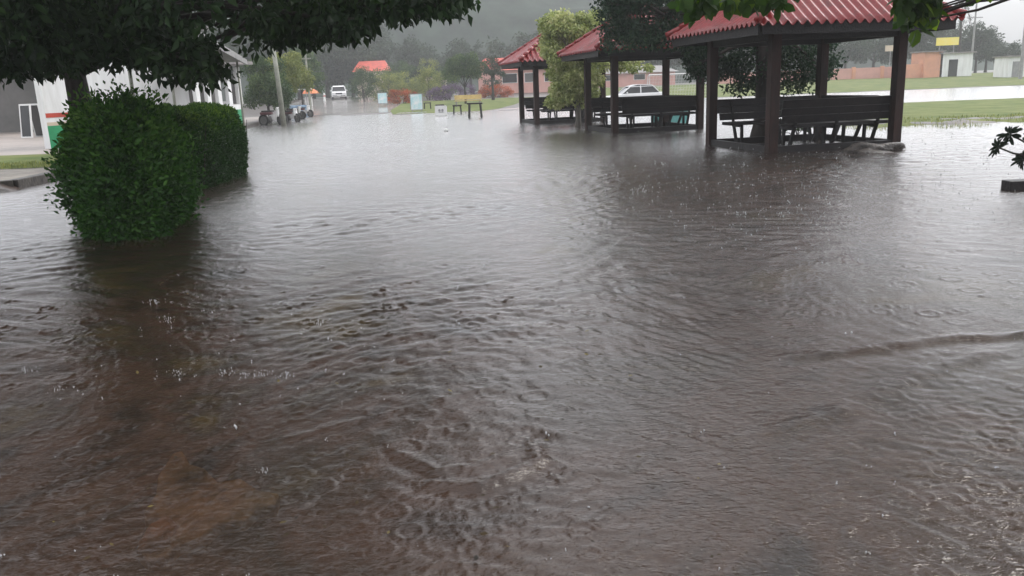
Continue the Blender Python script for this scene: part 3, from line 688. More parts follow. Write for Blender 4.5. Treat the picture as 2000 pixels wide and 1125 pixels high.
hA = (-4.22, 9.1); hB = (-5.25, 11.7); hC = (-5.68, 14.0); hD = (-5.8, 17.0)
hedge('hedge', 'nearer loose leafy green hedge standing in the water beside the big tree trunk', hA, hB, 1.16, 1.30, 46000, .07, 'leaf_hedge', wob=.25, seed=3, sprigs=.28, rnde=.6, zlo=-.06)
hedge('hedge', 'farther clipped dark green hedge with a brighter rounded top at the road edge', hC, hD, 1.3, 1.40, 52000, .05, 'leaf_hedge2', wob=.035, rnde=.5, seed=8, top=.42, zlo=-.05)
# planting bed edge under the hedges
mb = MB(); q0 = Vector((-5.55, 11.0, 0)); q1 = Vector((-6.9, 15.5, 0))
for k in range(13):
    a = q0.lerp(q1, k/13); b = q0.lerp(q1, (k+.94)/13); j = rnd.uniform(-.02, .02); mb.bar(a+Vector((0, 0, .0+j)), b+Vector((0, 0, .0+j)), .13, .22)
tag(mb.build('bed_edging', 'concrete_dark', bevel=.02), 'row of dark concrete blocks edging the hedge bed on its left side', 'bed edging')
# --- plant with rosettes at the right edge
def rosette_plant():
    b = G(2040, 372); t = thing('frangipani_plant', 'dark rosette leaved plant leaning in at the right edge above the water', 'plant', (b.x+.15, b.y, 0))
    m = MB(); V = []; tips = [A(1972, 262, b.y-.1), A(1950, 288, b.y), A(2000, 312, b.y), A(2020, 270, b.y), A(2030, 320, b.y-.2)]
    fork = Vector((0, 0, .3)); m.tube([(0, 0, -.15), (0.01, 0, .1), fork], [.035, .03, .025], 8)
    LF = MB()
    for tp in tips:
        e = Vector(tp) - Vector((b.x+.15, b.y, 0)); limb(m, fork, e, .018, .010, .02)
        ax = (e-fork).normalized(); ax.z = abs(ax.z)*.5+.25; ax.normalize()
        x = ax.orthogonal().normalized(); y = ax.cross(x)
        for k in range(28):
            a = k*2.4; up = rnd.uniform(-.55, .8); d = (x*math.cos(a)+y*math.sin(a)+ax*up).normalized(); L = rnd.uniform(.10, .16); s = d.cross(ax).normalized()*L*.16; nn = s.cross(d).normalized()
            p0 = e + ax*rnd.uniform(-.02, .02)
            LF.add([p0, p0+d*L*.5+s+nn*.008, p0+d*L*.85+s*.8-nn*.004, p0+d*L-nn*.015, p0+d*L*.85-s*.8-nn*.004, p0+d*L*.5-s+nn*.008], [(0, 1, 2, 3), (0, 3, 4, 5)])
    m.build('stem', 'bark', t, smooth=True); o = LF.build('leaves', 'leaf_dark', t)
rosette_plant()
p = G(1970, 372); mb = MB(); mb.box((p.x+.95, p.y+.1, .02), (1.9, .2, .19), rz=.03)
tag(mb.build('planter_edge', 'wood_dark', bevel=.01), 'end of a dark timber planter edge just above the water at the right', 'planter edge')
# ================================================================== LEFT BUILDINGS
def wallbox(mb, a, b, z0, z1, th):
    """upright slab whose outer face runs a->b, thickness going back (left of a->b)"""
    a = Vector((*a, 0)); b = Vector((*b, 0)); d = (b-a).normalized(); n = Vector((-d.y, d.x, 0))
    c = (a+b)/2 + n*th/2; mb.box((c.x, c.y, (z0+z1)/2), ((b-a).length, th, z1-z0), rz=math.atan2(d.y, d.x)); return mb
P1 = (-14.85, 27.2); P2 = (-11.9, 31.9)
def off(p, q, k, o=0):
    d = Vector((q[0]-p[0], q[1]-p[1])).normalized(); n = Vector((-d.y, d.x)); r_ = Vector(p)+d*k - n*o; return (r_.x, r_.y)
t = thing('school_building', 'white walled building with a red stripe and green base behind the hedge', 'building')
wallbox(MB(), P1, P2, .0, 4.0, .35).build('wall', 'whitewall', t)
a, b = off(P1, P2, .0, .012), off(P2, P1, 0, -.012)
wallbox(MB(), a, b, .05, .86, .01).build('green_base', 'green', t)
wallbox(MB(), a, b, 1.12, 1.26, .01).build('red_stripe', 'redstripe', t)
wallbox(MB(), a, b, .862, .97, .008).build('cream_band', 'cream', t)
a, b = off(P1, P2, -.7, .7), off(P2, P1, -.7, -.7)
wallbox(MB(), a, b, 4.0, 4.16, 2.2).build('roof', 'soffit', t)
# porch building with columns
t = thing('porch_building', 'low white building with a row of white columns and dark openings behind the far hedge', 'building')
Q1 = (-14.6, 38.5); Q2 = (-13.15, 42.3)
wallbox(MB(), off(Q1, Q2, 0, -1.6), off(Q2, Q1, 0, 1.6), 0.05, 3.1, 3).build('wall', 'darkwall', t)
wallbox(MB(), Q1, Q2, .05, .95, .15).build('low_wall', 'green', t); wallbox(MB(), Q1, Q2, .95, 1.2, .15).build('wall_cap', 'whitewall', t)
for k in range(6): wallbox(MB(), off(Q1, Q2, .05+k*.76, .01), off(Q1, Q2, .30+k*.76, .01), 1.2, 3.0, .2).build('column', 'whitewall', t)
wallbox(MB(), off(Q1, Q2, -.5, .5), off(Q2, Q1, -.5, -.5), 3.1, 3.25, 6).build('roof', 'soffit', t)
# dark shed at far left
t = thing('shed_building', 'dark grey building wall at the far left behind the forecourt', 'building')
wallbox(MB(), (-38, 47.0), (-21.5, 46.6), .05, 3.9, 5).build('wall', 'darkwall', t); wallbox(MB(), (-25.6, 46.70), (-24.2, 46.66), .06, 2.2, .04).build('door', 'black', t)
wallbox(MB(), (-38.5, 46.1), (-21.1, 45.7), 3.9, 4.05, 6.5).build('roof', 'soffit', t)
# framed board
p = A(52, 262, 37.5); t = thing('framed_board', 'white framed dark folding board standing on the forecourt at the far left', 'board', (p.x, p.y, .12), R(-24))
for nm, tilt, yo in (('front_panel', R(-6), 0), ('rear_panel', R(6), .7)):
    mt = Matrix.Rotation(tilt, 3, 'X'); m = MB()
    W_, Hh = .66, 1.5
    for c, s in (((-W_/2, 0, Hh/2), (.07, .05, Hh)), ((W_/2, 0, Hh/2), (.07, .05, Hh)), ((0, 0, .035), (W_-.07, .05, .07)), ((0, 0, Hh-.035), (W_-.07, .05, .07))): m.box(mt @ Vector(c)+Vector((0, yo, 0)), s, mtx=mt)
    pn = MB().box(mt @ Vector((0, 0.0, Hh/2))+Vector((0, yo, 0)), (W_-.07, .03, Hh-.14), mtx=mt).build(nm, 'black', t); m.build('frame', 'white', pn)
# covered walkway roof
t = thing('walkway_canopy', 'grey sheet canopy over the walkway, running back behind the tree leaves', 'canopy')
E1 = Vector((-6.75, 18.8, 2.98)); E2 = Vector((-10.45, 34.6, 2.95)); dd = (E2-E1).normalized(); nn = Vector((-dd.y, dd.x, 0))
m = MB(); m.bar(E1+nn*1.1, E2+nn*1.1, 2.2, .06)
for k in range(40): 
    s = E1.lerp(E2, (k+.5)/40); m.bar(s+nn*.02+Vector((0, 0, .045)), s+nn*2.18+Vector((0, 0, .045)), .12, .03)
m.build('roof_sheet', 'soffit', t); MB().bar(E1-nn*.04-Vector((0, 0, .05)), E2-nn*.04-Vector((0, 0, .05)), .06, .2).build('gutter', 'grey', t)
for k in (.15, .55, .93):
    s = E1.lerp(E2, k)+nn*.25
    if k < .9: s = s+nn*1.6
    MB().tube([(s.x, s.y, -.1), (s.x, s.y, 2.9)], .045, 10).build('support_pole', 'pole', t, smooth=True)
# lamp pole
p = AG(549, 44.5); t = thing('street_lamp', 'pale concrete lamp pole at the left road edge with a white floodlight', 'street lamp', (p.x, p.y, p.z))
MB().tube([(0, 0, -.2), (-.1, 0, 3), (-.2, 0, 5.0)], [.15, .12, .1], 12).build('pole', 'pole', t, smooth=True)
e = A(606, 92, 44.5) - p; MB().tube([(-.19, 0, e.z+.6), (e.x*.6, 0, e.z+.5), (e.x, 0, e.z+.12)], .03, 8).build('arm', 'grey', t)
hd = MB().box((e.x, 0, e.z), (.42, .3, .16), mtx=Matrix.Rotation(R(25), 3, 'Y')).build('lamp_head', 'white', t, bevel=.02); MB().box((e.x-.03, 0, e.z-.085), (.34, .24, .02), mtx=Matrix.Rotation(R(25), 3, 'Y')).build('lens', 'lamp', hd)
p = AG(604, 62)
t = thing('utility_pole', 'slim pale pole farther along the left road edge', 'pole', p); MB().tube([(0, 0, -.2), (0, 0, 4.4)], [.09, .07], 10).build('shaft', 'pole', t); MB().box((0, 0, 4.1), (.7, .08, .08)).build('crossarm', 'pole', t)
# ================================================================== MID BACKGROUND
def make_car(name, label, kind):
    """car pointing to -y, origin on the ground"""
    c = thing(name, label, 'car', group=None); W = 1.76; L = 4.4
    hood = [(-2.2, .35), (-2.2, .62), (-2.12, .82), (-1.25, 1.0), (-.55, 1.52), (-.1, 1.62), (1.15, 1.6), (1.75, 1.15), (2.15, 1.02), (2.2, .6), (2.2, .35)]
    lower = [(-2.2, .30), (-2.22, .62), (-2.1, .84), (-1.2, 1.0), (1.75, 1.02), (2.17, 1.0), (2.2, .6), (2.2, .30)]
    def rot(mb): mb.v = [(y, x, z) for x, y, z in mb.v]; mb.f = [tuple(reversed(f)) for f in mb.f]; return mb
    body = rot(MB().prism(lower, -W/2, W/2)).build('body', 'carwhite', c, bevel=.09)
    cab = MB(); base = [(-1.22, .99), (-.5, 1.50), (0, 1.60), (1.1, 1.57), (1.72, 1.0)]
    n = len(base); vs = [(-(W/2-.05)*(1-(z-1)*.28), x, z) for x, z in base] + [((W/2-.05)*(1-(z-1)*.28), x, z) for x, z in base]
    cab.add(vs, [tuple(range(n)), tuple(range(2*n-1, n-1, -1))]+[(i, i+n, (i+1) % n+n, (i+1) % n) for i in range(n)]).build('cabin', 'black', c, bevel=.04)
    m = MB(); top = [(-.62, 1.50), (0, 1.625), (1.12, 1.60), (1.3, 1.45)]
    for (x0, z0), (x1, z1) in zip(top[:-1], top[1:]): m.bar((0, x0, z0), (0, x1, z1), 1.36, .045)
    for sx in (-1, 1):
        for (x0, z0, x1, z1) in ((-1.2, 1.0, -.58, 1.48), (.25, 1.0, .25, 1.56), (1.25, 1.48, 1.72, 1.0)):
            m.bar((sx*(W/2-.05), x0, z0), (sx*(W/2-.05)*.87, x1, z1), .07, .07)
        m.bar((sx*(W/2-.05)*.87, -.58, 1.48), (sx*(W/2-.05)*.86, 1.25, 1.5), .06, .06)
    m.build('roof', 'carwhite', c, bevel=.015)
    for sx in (-1, 1):
        for y in (-1.38, 1.35):
            wh = MB().tube([(sx*.68, y, .32), (sx*.885, y, .32)], .33, 20).build('wheel', 'rubber', c); MB().tube([(sx*.86, y, .32), (sx*.893, y, .32)], .2, 14).build('rim', 'chrome', wh)
        MB().box((sx*.66, -2.19, .74), (.36, .1, .16)).build('headlight', 'lamp', c, bevel=.03)
        MB().box((sx*.96, -.85, 1.06), (.16, .1, .12)).build('mirror', 'carwhite', c, bevel=.02)
    MB().box((0, -2.215, .70), (.8, .05, .15)).build('grille', 'black', c); MB().box((0, -2.235, .45), (1.5, .06, .12)).build('bumper_vent', 'grey', c); MB().box((0, -2.27, .47), (.42, .02, .11)).build('number_plate', 'white', c)
    return c
p = AG(662, 104); car = make_car('parked_car', 'white car far down the road, facing the camera with its front', 'f'); car.location = p; car.rotation_euler = (0, 0, R(11)); car.scale = (1.0, 1, 1.0)
p = AG(1262, 56); c2 = dup(car, (p.x-.75, p.y, -0.06), R(-84), 'white car with dark windows parked behind the middle gazebo', .86)
# goal
def goal(px0, px1, D):
    a = AG(px0, D); b = AG(px1, D); W_ = (b-a).length; t = thing('football_goal', 'white football goal with a net on the field behind the middle gazebo', 'football goal', ((a+b)/2)); hh = 2.0
    m = MB(); m.tube([(-W_/2, 0, 0), (-W_/2, 0, hh), (W_/2, 0, hh), (W_/2, 0, 0)], .055, 8); m.build('frame', 'white', t)
    m = MB()
    for s in (-1, 1): m.tube([(s*W_/2, .03, hh), (s*W_/2, .6, hh*.95), (s*W_/2, 1.6, .02)], .03, 6)
    m.tube([(-W_/2, 1.6, .03), (W_/2, 1.6, .03)], .03, 6); m.build('rear_stay', 'white', t)
    m = MB(); nx = 22
    for i in range(nx+1): x = -W_/2+W_*i/nx; m.bar((x, .03, hh), (x, .6, hh*.94), .012); m.bar((x, .6, hh*.94), (x, 1.6, .03), .012)
    for j in range(9): k = j/8; m.bar((-W_/2, .6+k, hh*.94*(1-k)+.02), (W_/2, .6+k, hh*.94*(1-k)+.02), .012)
    m.build('net', 'net', t)
goal(1268, 1392, 66)
# display boards
def board(px, D, w, h, z0, label, name='notice_board', m='poster', legs=True):
    p = AG(px, D); t = thing(name, label, 'notice board' if legs else 'sign', p, R(rnd.uniform(-6, 6)))
    pn = MB().box((0, 0, z0+h/2), (w, .04, h)).build('panel', m, t)
    f = MB()
    for c, s in (((-w/2-.02, 0, z0+h/2), (.05, .07, h+.05)), ((w/2+.02, 0, z0+h/2), (.05, .07, h+.05)), ((0, 0, z0+h+.02), (w, .07, .05)), ((0, 0, z0-.02), (w, .07, .05))): f.box(c, s)
    f.build('frame', 'white' if not legs else 'grey', pn)
    for s in (-1, 1): MB().bar((s*w*.38, .05, -.1), (s*w*.42, .04, z0+.1), .05).build('leg', 'grey', t)
    return t
board(746, 76, .8, .9, .25, 'smaller pale blue notice board farther back at the edge of the road')
board(812, 62, .85, 1.1, .18, 'larger white and turquoise notice board on the grass island edge')
sg = board(859, 50, .62, .48, .1, 'small white sign with a dark mark standing in the water edge', 'small_sign', 'white', False)
mk = MB(); 
for x in (-.09, .09): mk.tube([(x, -.03, .36), (x, -.024, .36)], .075, 12)
mk.box((0, -.027, .25), (.3, .008, .05)); mk.build('dark_mark', 'grey', sg)
# log frames / stools on the island
def stool(px, D, w, h, label, n=3):
    p = AG(px, D); t = thing('wooden_stool', label, 'stool', (p.x, p.y, p.z), R(rnd.uniform(-20, 20)), 'dark wooden stools by the grass island')
    MB().box((0, 0, h-.04), (w, w*.45, .08)).build('seat', 'wood_dark', t, bevel=.02)
    for (sx, sy) in ((-1, -1), (1, -1), (-1, 1), (1, 1)): MB().bar((sx*w*.42, sy*w*.17, -.1), (sx*w*.36, sy*w*.15, h-.08), .075).build('leg', 'wood_dark', t)
stool(926, 45, .82, .82, 'tallest dark wooden stool frame, standing in the water nearest the gazebos'); stool(891, 53, .58, .56, 'dark wooden stool in front of the tan bench')
stool(857, 60, .62, .5, 'dark wooden stool directly behind the small white sign'); stool(833, 66, .62, .5, 'dark wooden stool right beside the large notice board')
p = AG(913, 68); t = thing('tan_bench', 'tan yellow bench with a flat back on the grass island under the round tree', 'bench', p)
MB().box((0, .2, .72), (2.2, .06, .36)).build('backrest', 'tan', t, bevel=.01); MB().box((0, -.05, .45), (2.2, .5, .06)).build('seat', 'tan', t, bevel=.01)
for s in (-1, 1): MB().box((s*.95, 0, .2), (.12, .5, .42)).build('leg', 'concrete', t)
p = G(871, 257); t = thing('floating_ball', 'small white ball floating on the flood water in the middle distance', 'ball', (p.x, p.y, .03))
import bmesh
def uvs(name, r, m, parent, loc=(0, 0, 0), seg=16):
    bm = bmesh.new(); bmesh.ops.create_uvsphere(bm, u_segments=seg, v_segments=seg//2+2, radius=r); me = bpy.data.meshes.new(name); bm.to_mesh(me); bm.free()
    o = bpy.data.objects.new(name, me); COL.objects.link(o); me.materials.append(M[m]); o.location = loc; o.parent = parent
    me.polygons.foreach_set('use_smooth', [True]*len(me.polygons)); return o
uvs('ball_shell', .085, 'white', t); MB().box((.06, -.05, -.02), (.06, .05, .05)).build('dark_patch', 'rubber', t, bevel=.02)
# island trees and bushes
def simple_tree(name, label, px, D, crown_z, rad, n, cr, nleaf, size, leafm, th, tr, group=None, barkm='bark', **kw):
    p = AG(px, D); cl = blob_clumps((0, 0, crown_z), rad, n, cr)
    return tree(name, label, p, th, tr, cl, nleaf, size, leafm, barkm, group, limbs=12, **kw)
simple_tree('round_tree', 'mid-sized green tree with a broad crown above the tan bench', 908, 74, 3.0, (1.9, 1.6, 1.35), 60, .5, 9000, .17, 'leaf_mid', 1.7, .09)
simple_tree('thin_tree', 'thin dark leaning tree before the pink building', 962, 80, 3.0, (1.2, 1.0, 1.2), 22, .4, 2600, .16, 'leaf_far', 2.4, .12)
def bush(label, px, D, rad, nleaf, size, leafm, name='bush', cr=.35, group=None):
    p = AG(px, D); t = thing(name, label, 'bush', p, 0, group); rad = [q*1.25 for q in rad]; cl = blob_clumps((0, 0, rad[2]*.75), rad, 40, cr*1.2, -.8); m = MB()
    for c in cl[:9]: limb(m, (c[0]*.2, c[1]*.2, -.1), c[:3], .03, .008)
    m.build('stems', 'bark', t); crown_from_clumps('foliage', cl, nleaf, size, leafm, t); return t
bush('rounded grey-green bush at the right side of the far road', 712, 92, (1.35, 1.2, 1.75), 5200, .16, 'leaf_mid', cr=.55)
bush('pale yellow-green bush behind the smaller notice board', 757, 94, (1.5, 1.1, 1.5), 4800, .15, 'leaf_yel', cr=.5)
bush('wide yellowish bush behind the larger notice board', 800, 92, (1.9, 1.2, 1.35), 5600, .15, 'leaf_yel', cr=.5)
bush('bright yellow-green bush left of the round tree', 838, 88, (1.2, 1.0, 1.9), 4200, .14, 'leaf_yel', cr=.45)
bush('dark green tall bush below the far red roof, to its right', 775, 104, (1.9, 1.2, 2.3), 5200, .2, 'leaf_mid', cr=.6)
bush('reddish leaved low bush left of the large notice board', 783, 80, (1.3, .8, .7), 2600, .13, 'leaf_red', cr=.3)
bush('purple flowering low bush left of the tan bench', 880, 84, (2.2, .8, .85), 3600, .14, 'leaf_purple', cr=.35)
bush('low red flowering bush in front of the pink building', 968, 88, (1.7, .8, .65), 3000, .14, 'leaf_red', cr=.3)
bush('small dark green bush beside the pink building wall', 962, 91, (.9, .8, 1.0), 1700, .16, 'leaf_far', cr=.35)
bush('mid green bush behind the yellow-green bushes, right below the hill', 815, 108, (2.2, 1.2, 2.0), 5200, .2, 'leaf_far', cr=.6)
bush('grey-green bush left of the round tree trunk, behind the purple flowers', 868, 96, (1.6, 1.0, 1.7), 4200, .17, 'leaf_mid', cr=.5)
# cream kiosk
p = AG(853, 98); t = thing('cream_kiosk', 'small cream kiosk with a flat roof among the yellow bushes', 'kiosk', p)
MB().box((0, 0, 1.15), (2.3, 2, 2.3)).build('wall', 'cream', t); MB().box((0, 0, 2.4), (2.8, 2.5, .16)).build('roof', 'soffit', t); MB().box((-.2, -1.01, 1.4), (1.3, .03, .7)).build('window', 'black', t)
def hip_house(name, label, px, D, w, d, wz, rz_, rh, wallm, roofm='red_far', rot=0, wins=()):
    p = AG(px, D); t = thing(name, label, 'house', p, rot)
    MB().box((0, d/2, wz/2), (w, d, wz)).build('wall', wallm, t)
    o = .5; a = w/2+o; m = MB(); y0 = -o; y1 = d+o; r = a*rz_
    m.add([(-a, y0, wz-.05), (a, y0, wz-.05), (a, y1, wz-.05), (-a, y1, wz-.05), (-r, d/2, wz+rh), (r, d/2, wz+rh)], [(0, 1, 5, 4), (1, 2, 5), (2, 3, 4, 5), (3, 0, 4), (3, 2, 1, 0)]).build('roof', roofm, t)
    for (x, z, ww, hh, mm) in wins:
        f = MB().box((x, -.02, z), (ww+.12, .06, hh+.12)).build('window', 'white', t); MB().box((x, -.055, z), (ww, .03, hh)).build('pane', mm, f)
    return t
hip_house('red_roof_house', 'house with a bright red roof rising over bushes beside the far road', 727, 122, 4.2, 4, 3.6, .72, 1.45, 'cream', wins=((0, 2, 1, .9, 'black'),))
p = AG(748, 121)
hip_house('pink_house', 'long pink walled house with red roof beside the farthest gazebo', 1062, 100, 11.5, 7, 2.75, .6, 1.2, 'pink', wins=((-4.0, 1.75, 1.7, 1.0, 'black'), (-1.6, 1.75, 1.2, 1.0, 'darkwall'), (1, 1.75, 1.7, 1, 'black'), (4, 1.75, 1.4, 1, 'black')))
hip_house('red_roof_hut', 'small hut with faded red roof left of the pink house, partly behind trees', 968, 112, 4.5, 4, 2.9, .5, 1.5, 'pink', wins=((0, 1.8, 1, .8, 'black'),))
hip_house('pale_house', 'long pale low building beyond the middle gazebo', 1235, 118, 12, 6, 1.9, .7, .9, 'pink', 'soffit', wins=((-3, 1.3, 1.5, .7, 'black'), (1, 1.3, 1.5, .7, 'black')))
# right: field edge wall, huts
def fence_wall(px0, px1, D, h, label):
    a = AG(px0, D); b = AG(px1, D-3); t = thing('boundary_wall', label, 'wall', (0, 0, 0)); zb = min(a.z, b.z)-.2; wallbox(MB(), (a.x, a.y), (b.x, b.y), zb, a.z+h, .15).build('wall_panel', 'pink', t)
    n = 8
    for k in range(n+1):
        q = a.lerp(b, k/n); MB().box((q.x, q.y-.03, a.z+h/2), (.35, .35, h+.25)).build('pillar', 'orange', t)
fence_wall(1395, 1835, 98, 1.15, 'pink boundary wall with pillars along the far side of the field')
p = AG(1822, 92); t = thing('orange_hut', 'orange walled hut attached left of the white hut', 'hut', p); MB().box((0, 1.5, 1.35), (2.0, 3, 2.7)).build('wall', 'orange', t); MB().box((0, 1.4, 2.76), (2.3, 3.4, .12)).build('roof', 'soffit', t); MB().box((-2.2, .5, .75), (2.6, .2, 1.5)).build('side_wall', 'orange', t)
p = AG(1867, 92); t = thing('white_hut', 'white hut with a dark doorway at the far side of the field', 'hut', p)
MB().box((0, 1.5, 1.2), (3.5, 3, 2.5)).build('wall', 'whitewall', t); MB().box((0, 1.4, 2.5), (3.9, 3.5, .14)).build('roof', 'soffit', t)
MB().box((-.35, -.02, .9), (.95, .06, 1.8)).build('door', 'black', t)
p = AG(1846, 95); t = thing('yellow_sign', 'yellow billboard raised above the white hut', 'sign', p); MB().box((0, 0, 3.75), (2.5, .1, .85)).build('panel', 'yellow', t)
for s in (-1, 1): MB().tube([(s*.8, .08, -.1), (s*.8, .08, 4.0)], .05, 8).build('post', 'grey', t)
p = AG(1737, 104); t = thing('pale_sign', 'small pale yellow sign seen in haze just left of the gazebo post', 'sign', p); MB().box((0, 0, 3.4), (1.4, .1, .7)).build('panel', 'cream', t); MB().tube([(0, .08, -.1), (0, .08, 3.5)], .05, 8).build('post', 'grey', t)
p = AG(1990, 84); t = thing('pale_shed', 'pale shed with sheet walls at the right end of the field', 'shed', p); MB().box((.6, 1.2, 1.0), (3.4, 2.4, 2.0)).build('wall', 'whitewall', t); MB().box((.6, 1.1, 2.06), (3.8, 2.9, .12)).build('roof', 'soffit', t); MB().box((-.3, -.02, .8), (.7, .05, 1.5)).build('door', 'grey', t)
p = AG(1995, 80); t = thing('utility_pole', 'tall grey utility pole with a crossarm at the right edge', 'pole', p); MB().tube([(0, 0, -.2), (0, 0, 10)], [.17, .12], 10).build('shaft', 'grey', t); MB().box((0, 0, 7.2), (1.6, .12, .12)).build('crossarm', 'grey', t)
p = AG(1896, 104); t = thing('utility_pole', 'thin far utility pole rising behind the white hut', 'pole', p); MB().tube([(0, 0, -.2), (0, 0, 9.6)], [.13, .09], 10).build('shaft', 'grey', t); MB().box((0, 0, 6.6), (1.8, .1, .1)).build('crossarm', 'grey', t)
# far trees: three prototypes copied
def far_proto(k, rad, z, n, th, cr=1.1, leaf='leaf_far'):
    cl = blob_clumps((0, 0, z), rad, n, cr)
    return tree('far_tree', 'x', (0, 0, 0), th, .22, cl, 4200, .42, leaf, 'bark', 'trees fading in the rain beyond the field', limbs=10, flat=.8)
protos = [far_proto(0, (3.6, 3, 3.2), 4.4, 40, 2.6), far_proto(1, (2.8, 2.8, 4.3), 5.2, 42, 3), far_proto(2, (4.5, 3, 2.6), 3.6, 44, 2.2)]
FL = 'rain-faded round tree in the dense row beyond the field and huts'
lst = [(1230, 128, 0, 1.0), (1300, 132, 2, 1.1), (1370, 126, 1, .9), (1440, 130, 0, 1.05), (1510, 128, 2, 1.1), (1590, 126, 1, .85), (1650, 122, 0, .95), (1705, 125, 2, 1.05), (1760, 120, 0, 1.0), (1812, 118, 1, .8), (1858, 124, 0, .92), (1905, 120, 1, .72), (1925, 122, 0, .8), (1965, 112, 2, .6), (2025, 116, 2, .62), (2090, 118, 0, .7),
       (1120, 132, 2, 1.0), (1180, 130, 1, .9), (1050, 135, 0, .9), (990, 138, 2, .95), (920, 140, 0, .85), (860, 142, 2, .9), (805, 140, 1, .7)]
protos.append(far_proto(3, (4.2, 3, 4.6), 4.3, 60, 2, cr=1.3))
used = set()
for i, (px, D, k, s) in enumerate(lst):
    s = s*1.35 if px < 1200 else s
    p = AG(px, D); lab = FL if px > 1200 else 'rain-faded tree in the row at the foot of the hill behind the houses'
    if k not in used: used.add(k); o = protos[k]; o.location = p; o['label'] = lab; o.scale = (s,)*3; o.rotation_euler = (0, 0, rnd.uniform(0, 6))
    else: o = dup(protos[k], p, rnd.uniform(0, 6), lab, s)
    o['group'] = 'trees fading in the rain beyond the field' if px > 1200 else 'trees at the foot of the hill'
# tall dark trees closing the road
for i, (px, D, k, s) in enumerate([(612, 124, 3, 1.2), (640, 136, 3, 1.5), (668, 130, 3, 1.25), (690, 128, 3, 1.1), (585, 118, 3, 1.2), (735, 145, 3, 1.4), (520, 110, 1, 1.5), (460, 105, 0, 1.5), (400, 100, 2, 1.4), (330, 96, 0, 1.4), (260, 92, 1, 1.2), (170, 90, 0, 1.3), (70, 88, 2, 1.4), (-40, 86, 0, 1.3)]):
    p = AG(px, D); o = protos[3] if i == 0 else dup(protos[k], p, rnd.uniform(0, 6), '')
    o.location = p; o.scale = (s,)*3; o['label'] = ('tall dark tree of the wall of trees closing the end of the road' if px > 540 else 'dark tree rising behind the white school buildings'); o['group'] = 'trees closing the road' if px > 540 else 'trees behind the school buildings'
# wispy tree against the sky
p = AG(1868, 112); cl = [(rnd.gauss(0, .9)*(1-.05*z), rnd.gauss(0, .8), z, rnd.uniform(.3, .55)) for z in np.linspace(5, 13.5, 34)]
tree('wispy_tree', 'tall wispy feathery tree against the sky above the yellow sign', p, 12.5, .16, cl, 2600, .22, 'leaf_far', limbs=26, aspect=.15)
# trees at left by the lamp pole
simple_tree('roadside_tree', 'yellow-green leafy tree behind the lamp pole at the left road edge', 560, 54, 2.6, (1.7, 1.5, 1.9), 80, .45, 14000, .15, 'leaf_yel', 1.8, .09)
simple_tree('roadside_tree', 'dark green tree between the walkway canopy and the lamp pole', 522, 50, 2.0, (1.3, 1.3, 1.9), 60, .45, 11000, .15, 'leaf_mid', 1.2, .09)
simple_tree('roadside_tree', 'grey-green tree farther on, left of the far road', 590, 72, 2.9, (1.8, 1.5, 2.5), 60, .5, 9000, .18, 'leaf_mid', 1.8, .1)
# motorcycles
def make_motorbike(label):
    b = thing('motorcycle', label, 'motorcycle', group='motorcycles parked at the left road edge')
    for y in (-.6, .6):
        w_ = MB(); pts = [(0, y+.27*math.cos(a), .30+.27*math.sin(a)) for a in np.linspace(0, 2*math.pi, 21)]; w_.tube(pts, .06, 6, cap=False); wo = w_.build('wheel', 'rubber', b)
        MB().tube([(-.03, y, .30), (.03, y, .30)], .21, 12).build('rim', 'darkwall', wo)
    MB().prism([(-.15, .25), (.35, .28), (.4, .5), (.05, .62), (-.3, .52)], -.1, .1).build('engine', 'grey', b, bevel=.03)
    bd = b; m = MB(); m.box((0, .38, .66), (.24, .75, .16)); m.build('body', 'maroon', b, bevel=.05); MB().box((0, .28, .78), (.26, .7, .08)).build('seat', 'rubber', b, bevel=.03)
    m = MB(); m.box((0, -.42, .72), (.3, .14, .5)); m.build('front_shield', 'white', b, bevel=.05)
    m = MB(); m.bar((0, -.6, .3), (0, -.42, .95), .07); m.build('fork', 'chrome', b); MB().tube([(-.34, -.3, 1.02), (0, -.42, .98), (.34, -.3, 1.02)], .018, 6).build('handlebar', 'rubber', b)
    MB().tube([(0, -.5, .92), (0, -.56, .9)], .08, 12).build('headlight', 'lamp', b)
    return b
mlab = ['motorcycle parked nearest, right behind the foot of the lamp pole', 'second motorcycle beyond the lamp pole with a white front shield', 'motorcycle parked under the yellow-green tree', 'farthest motorcycle beside the blue covered stall']
mk0 = make_motorbike(mlab[0]); spots = [(528, 46, 1.2), (566, 50, .9), (572, 55, 1.4), (592, 60, 1.1)]
for i, (px, D, rz) in enumerate(spots):
    p = AG(px, D)
    if i == 0: mk0.location = p; mk0.rotation_euler = (0, 0, rz)
    else: dup(mk0, p, rz, mlab[i], .85)
mk0['label'] = mlab[0]
p = AG(583, 64); t = thing('covered_stall', 'low stall under a blue cloth at the left road edge', 'stall', p)
MB().box((0, 0, .38), (1.5, 1.0, .75)).build('cloth', 'blue', t, bevel=.08)
for s in (-1, 1): MB().tube([(s*.7, -.45, -.1), (s*.7, -.45, 1.9)], .03, 8).build('pole', 'grey', t)
MB().box((0, 0, 1.92), (1.8, 1.3, .08)).build('top_sheet', 'white', t)
p = AG(607, 82); t = thing('orange_umbrella', 'orange umbrella open over a white stand at the far left road edge', 'umbrella', p)
MB().tube([(0, 0, -.1), (0, 0, 1.7)], .03, 8).build('shaft', 'grey', t); m = MB(); m.tube([(0, 0, 1.75), (0, 0, 1.6), (0, 0, 1.25)], [.03, .5, 1.0], 10, cap=False); m.build('canopy', 'orangecloth', t)
p = AG(603, 83); t = thing('white_stand', 'small white stand under the orange umbrella', 'stand', p); MB().box((0, -.2, .45), (.6, .5, .9)).build('cabinet', 'white', t, bevel=.03); MB().box((0, -.2, .93), (.75, .6, .05)).build('counter', 'grey', t)
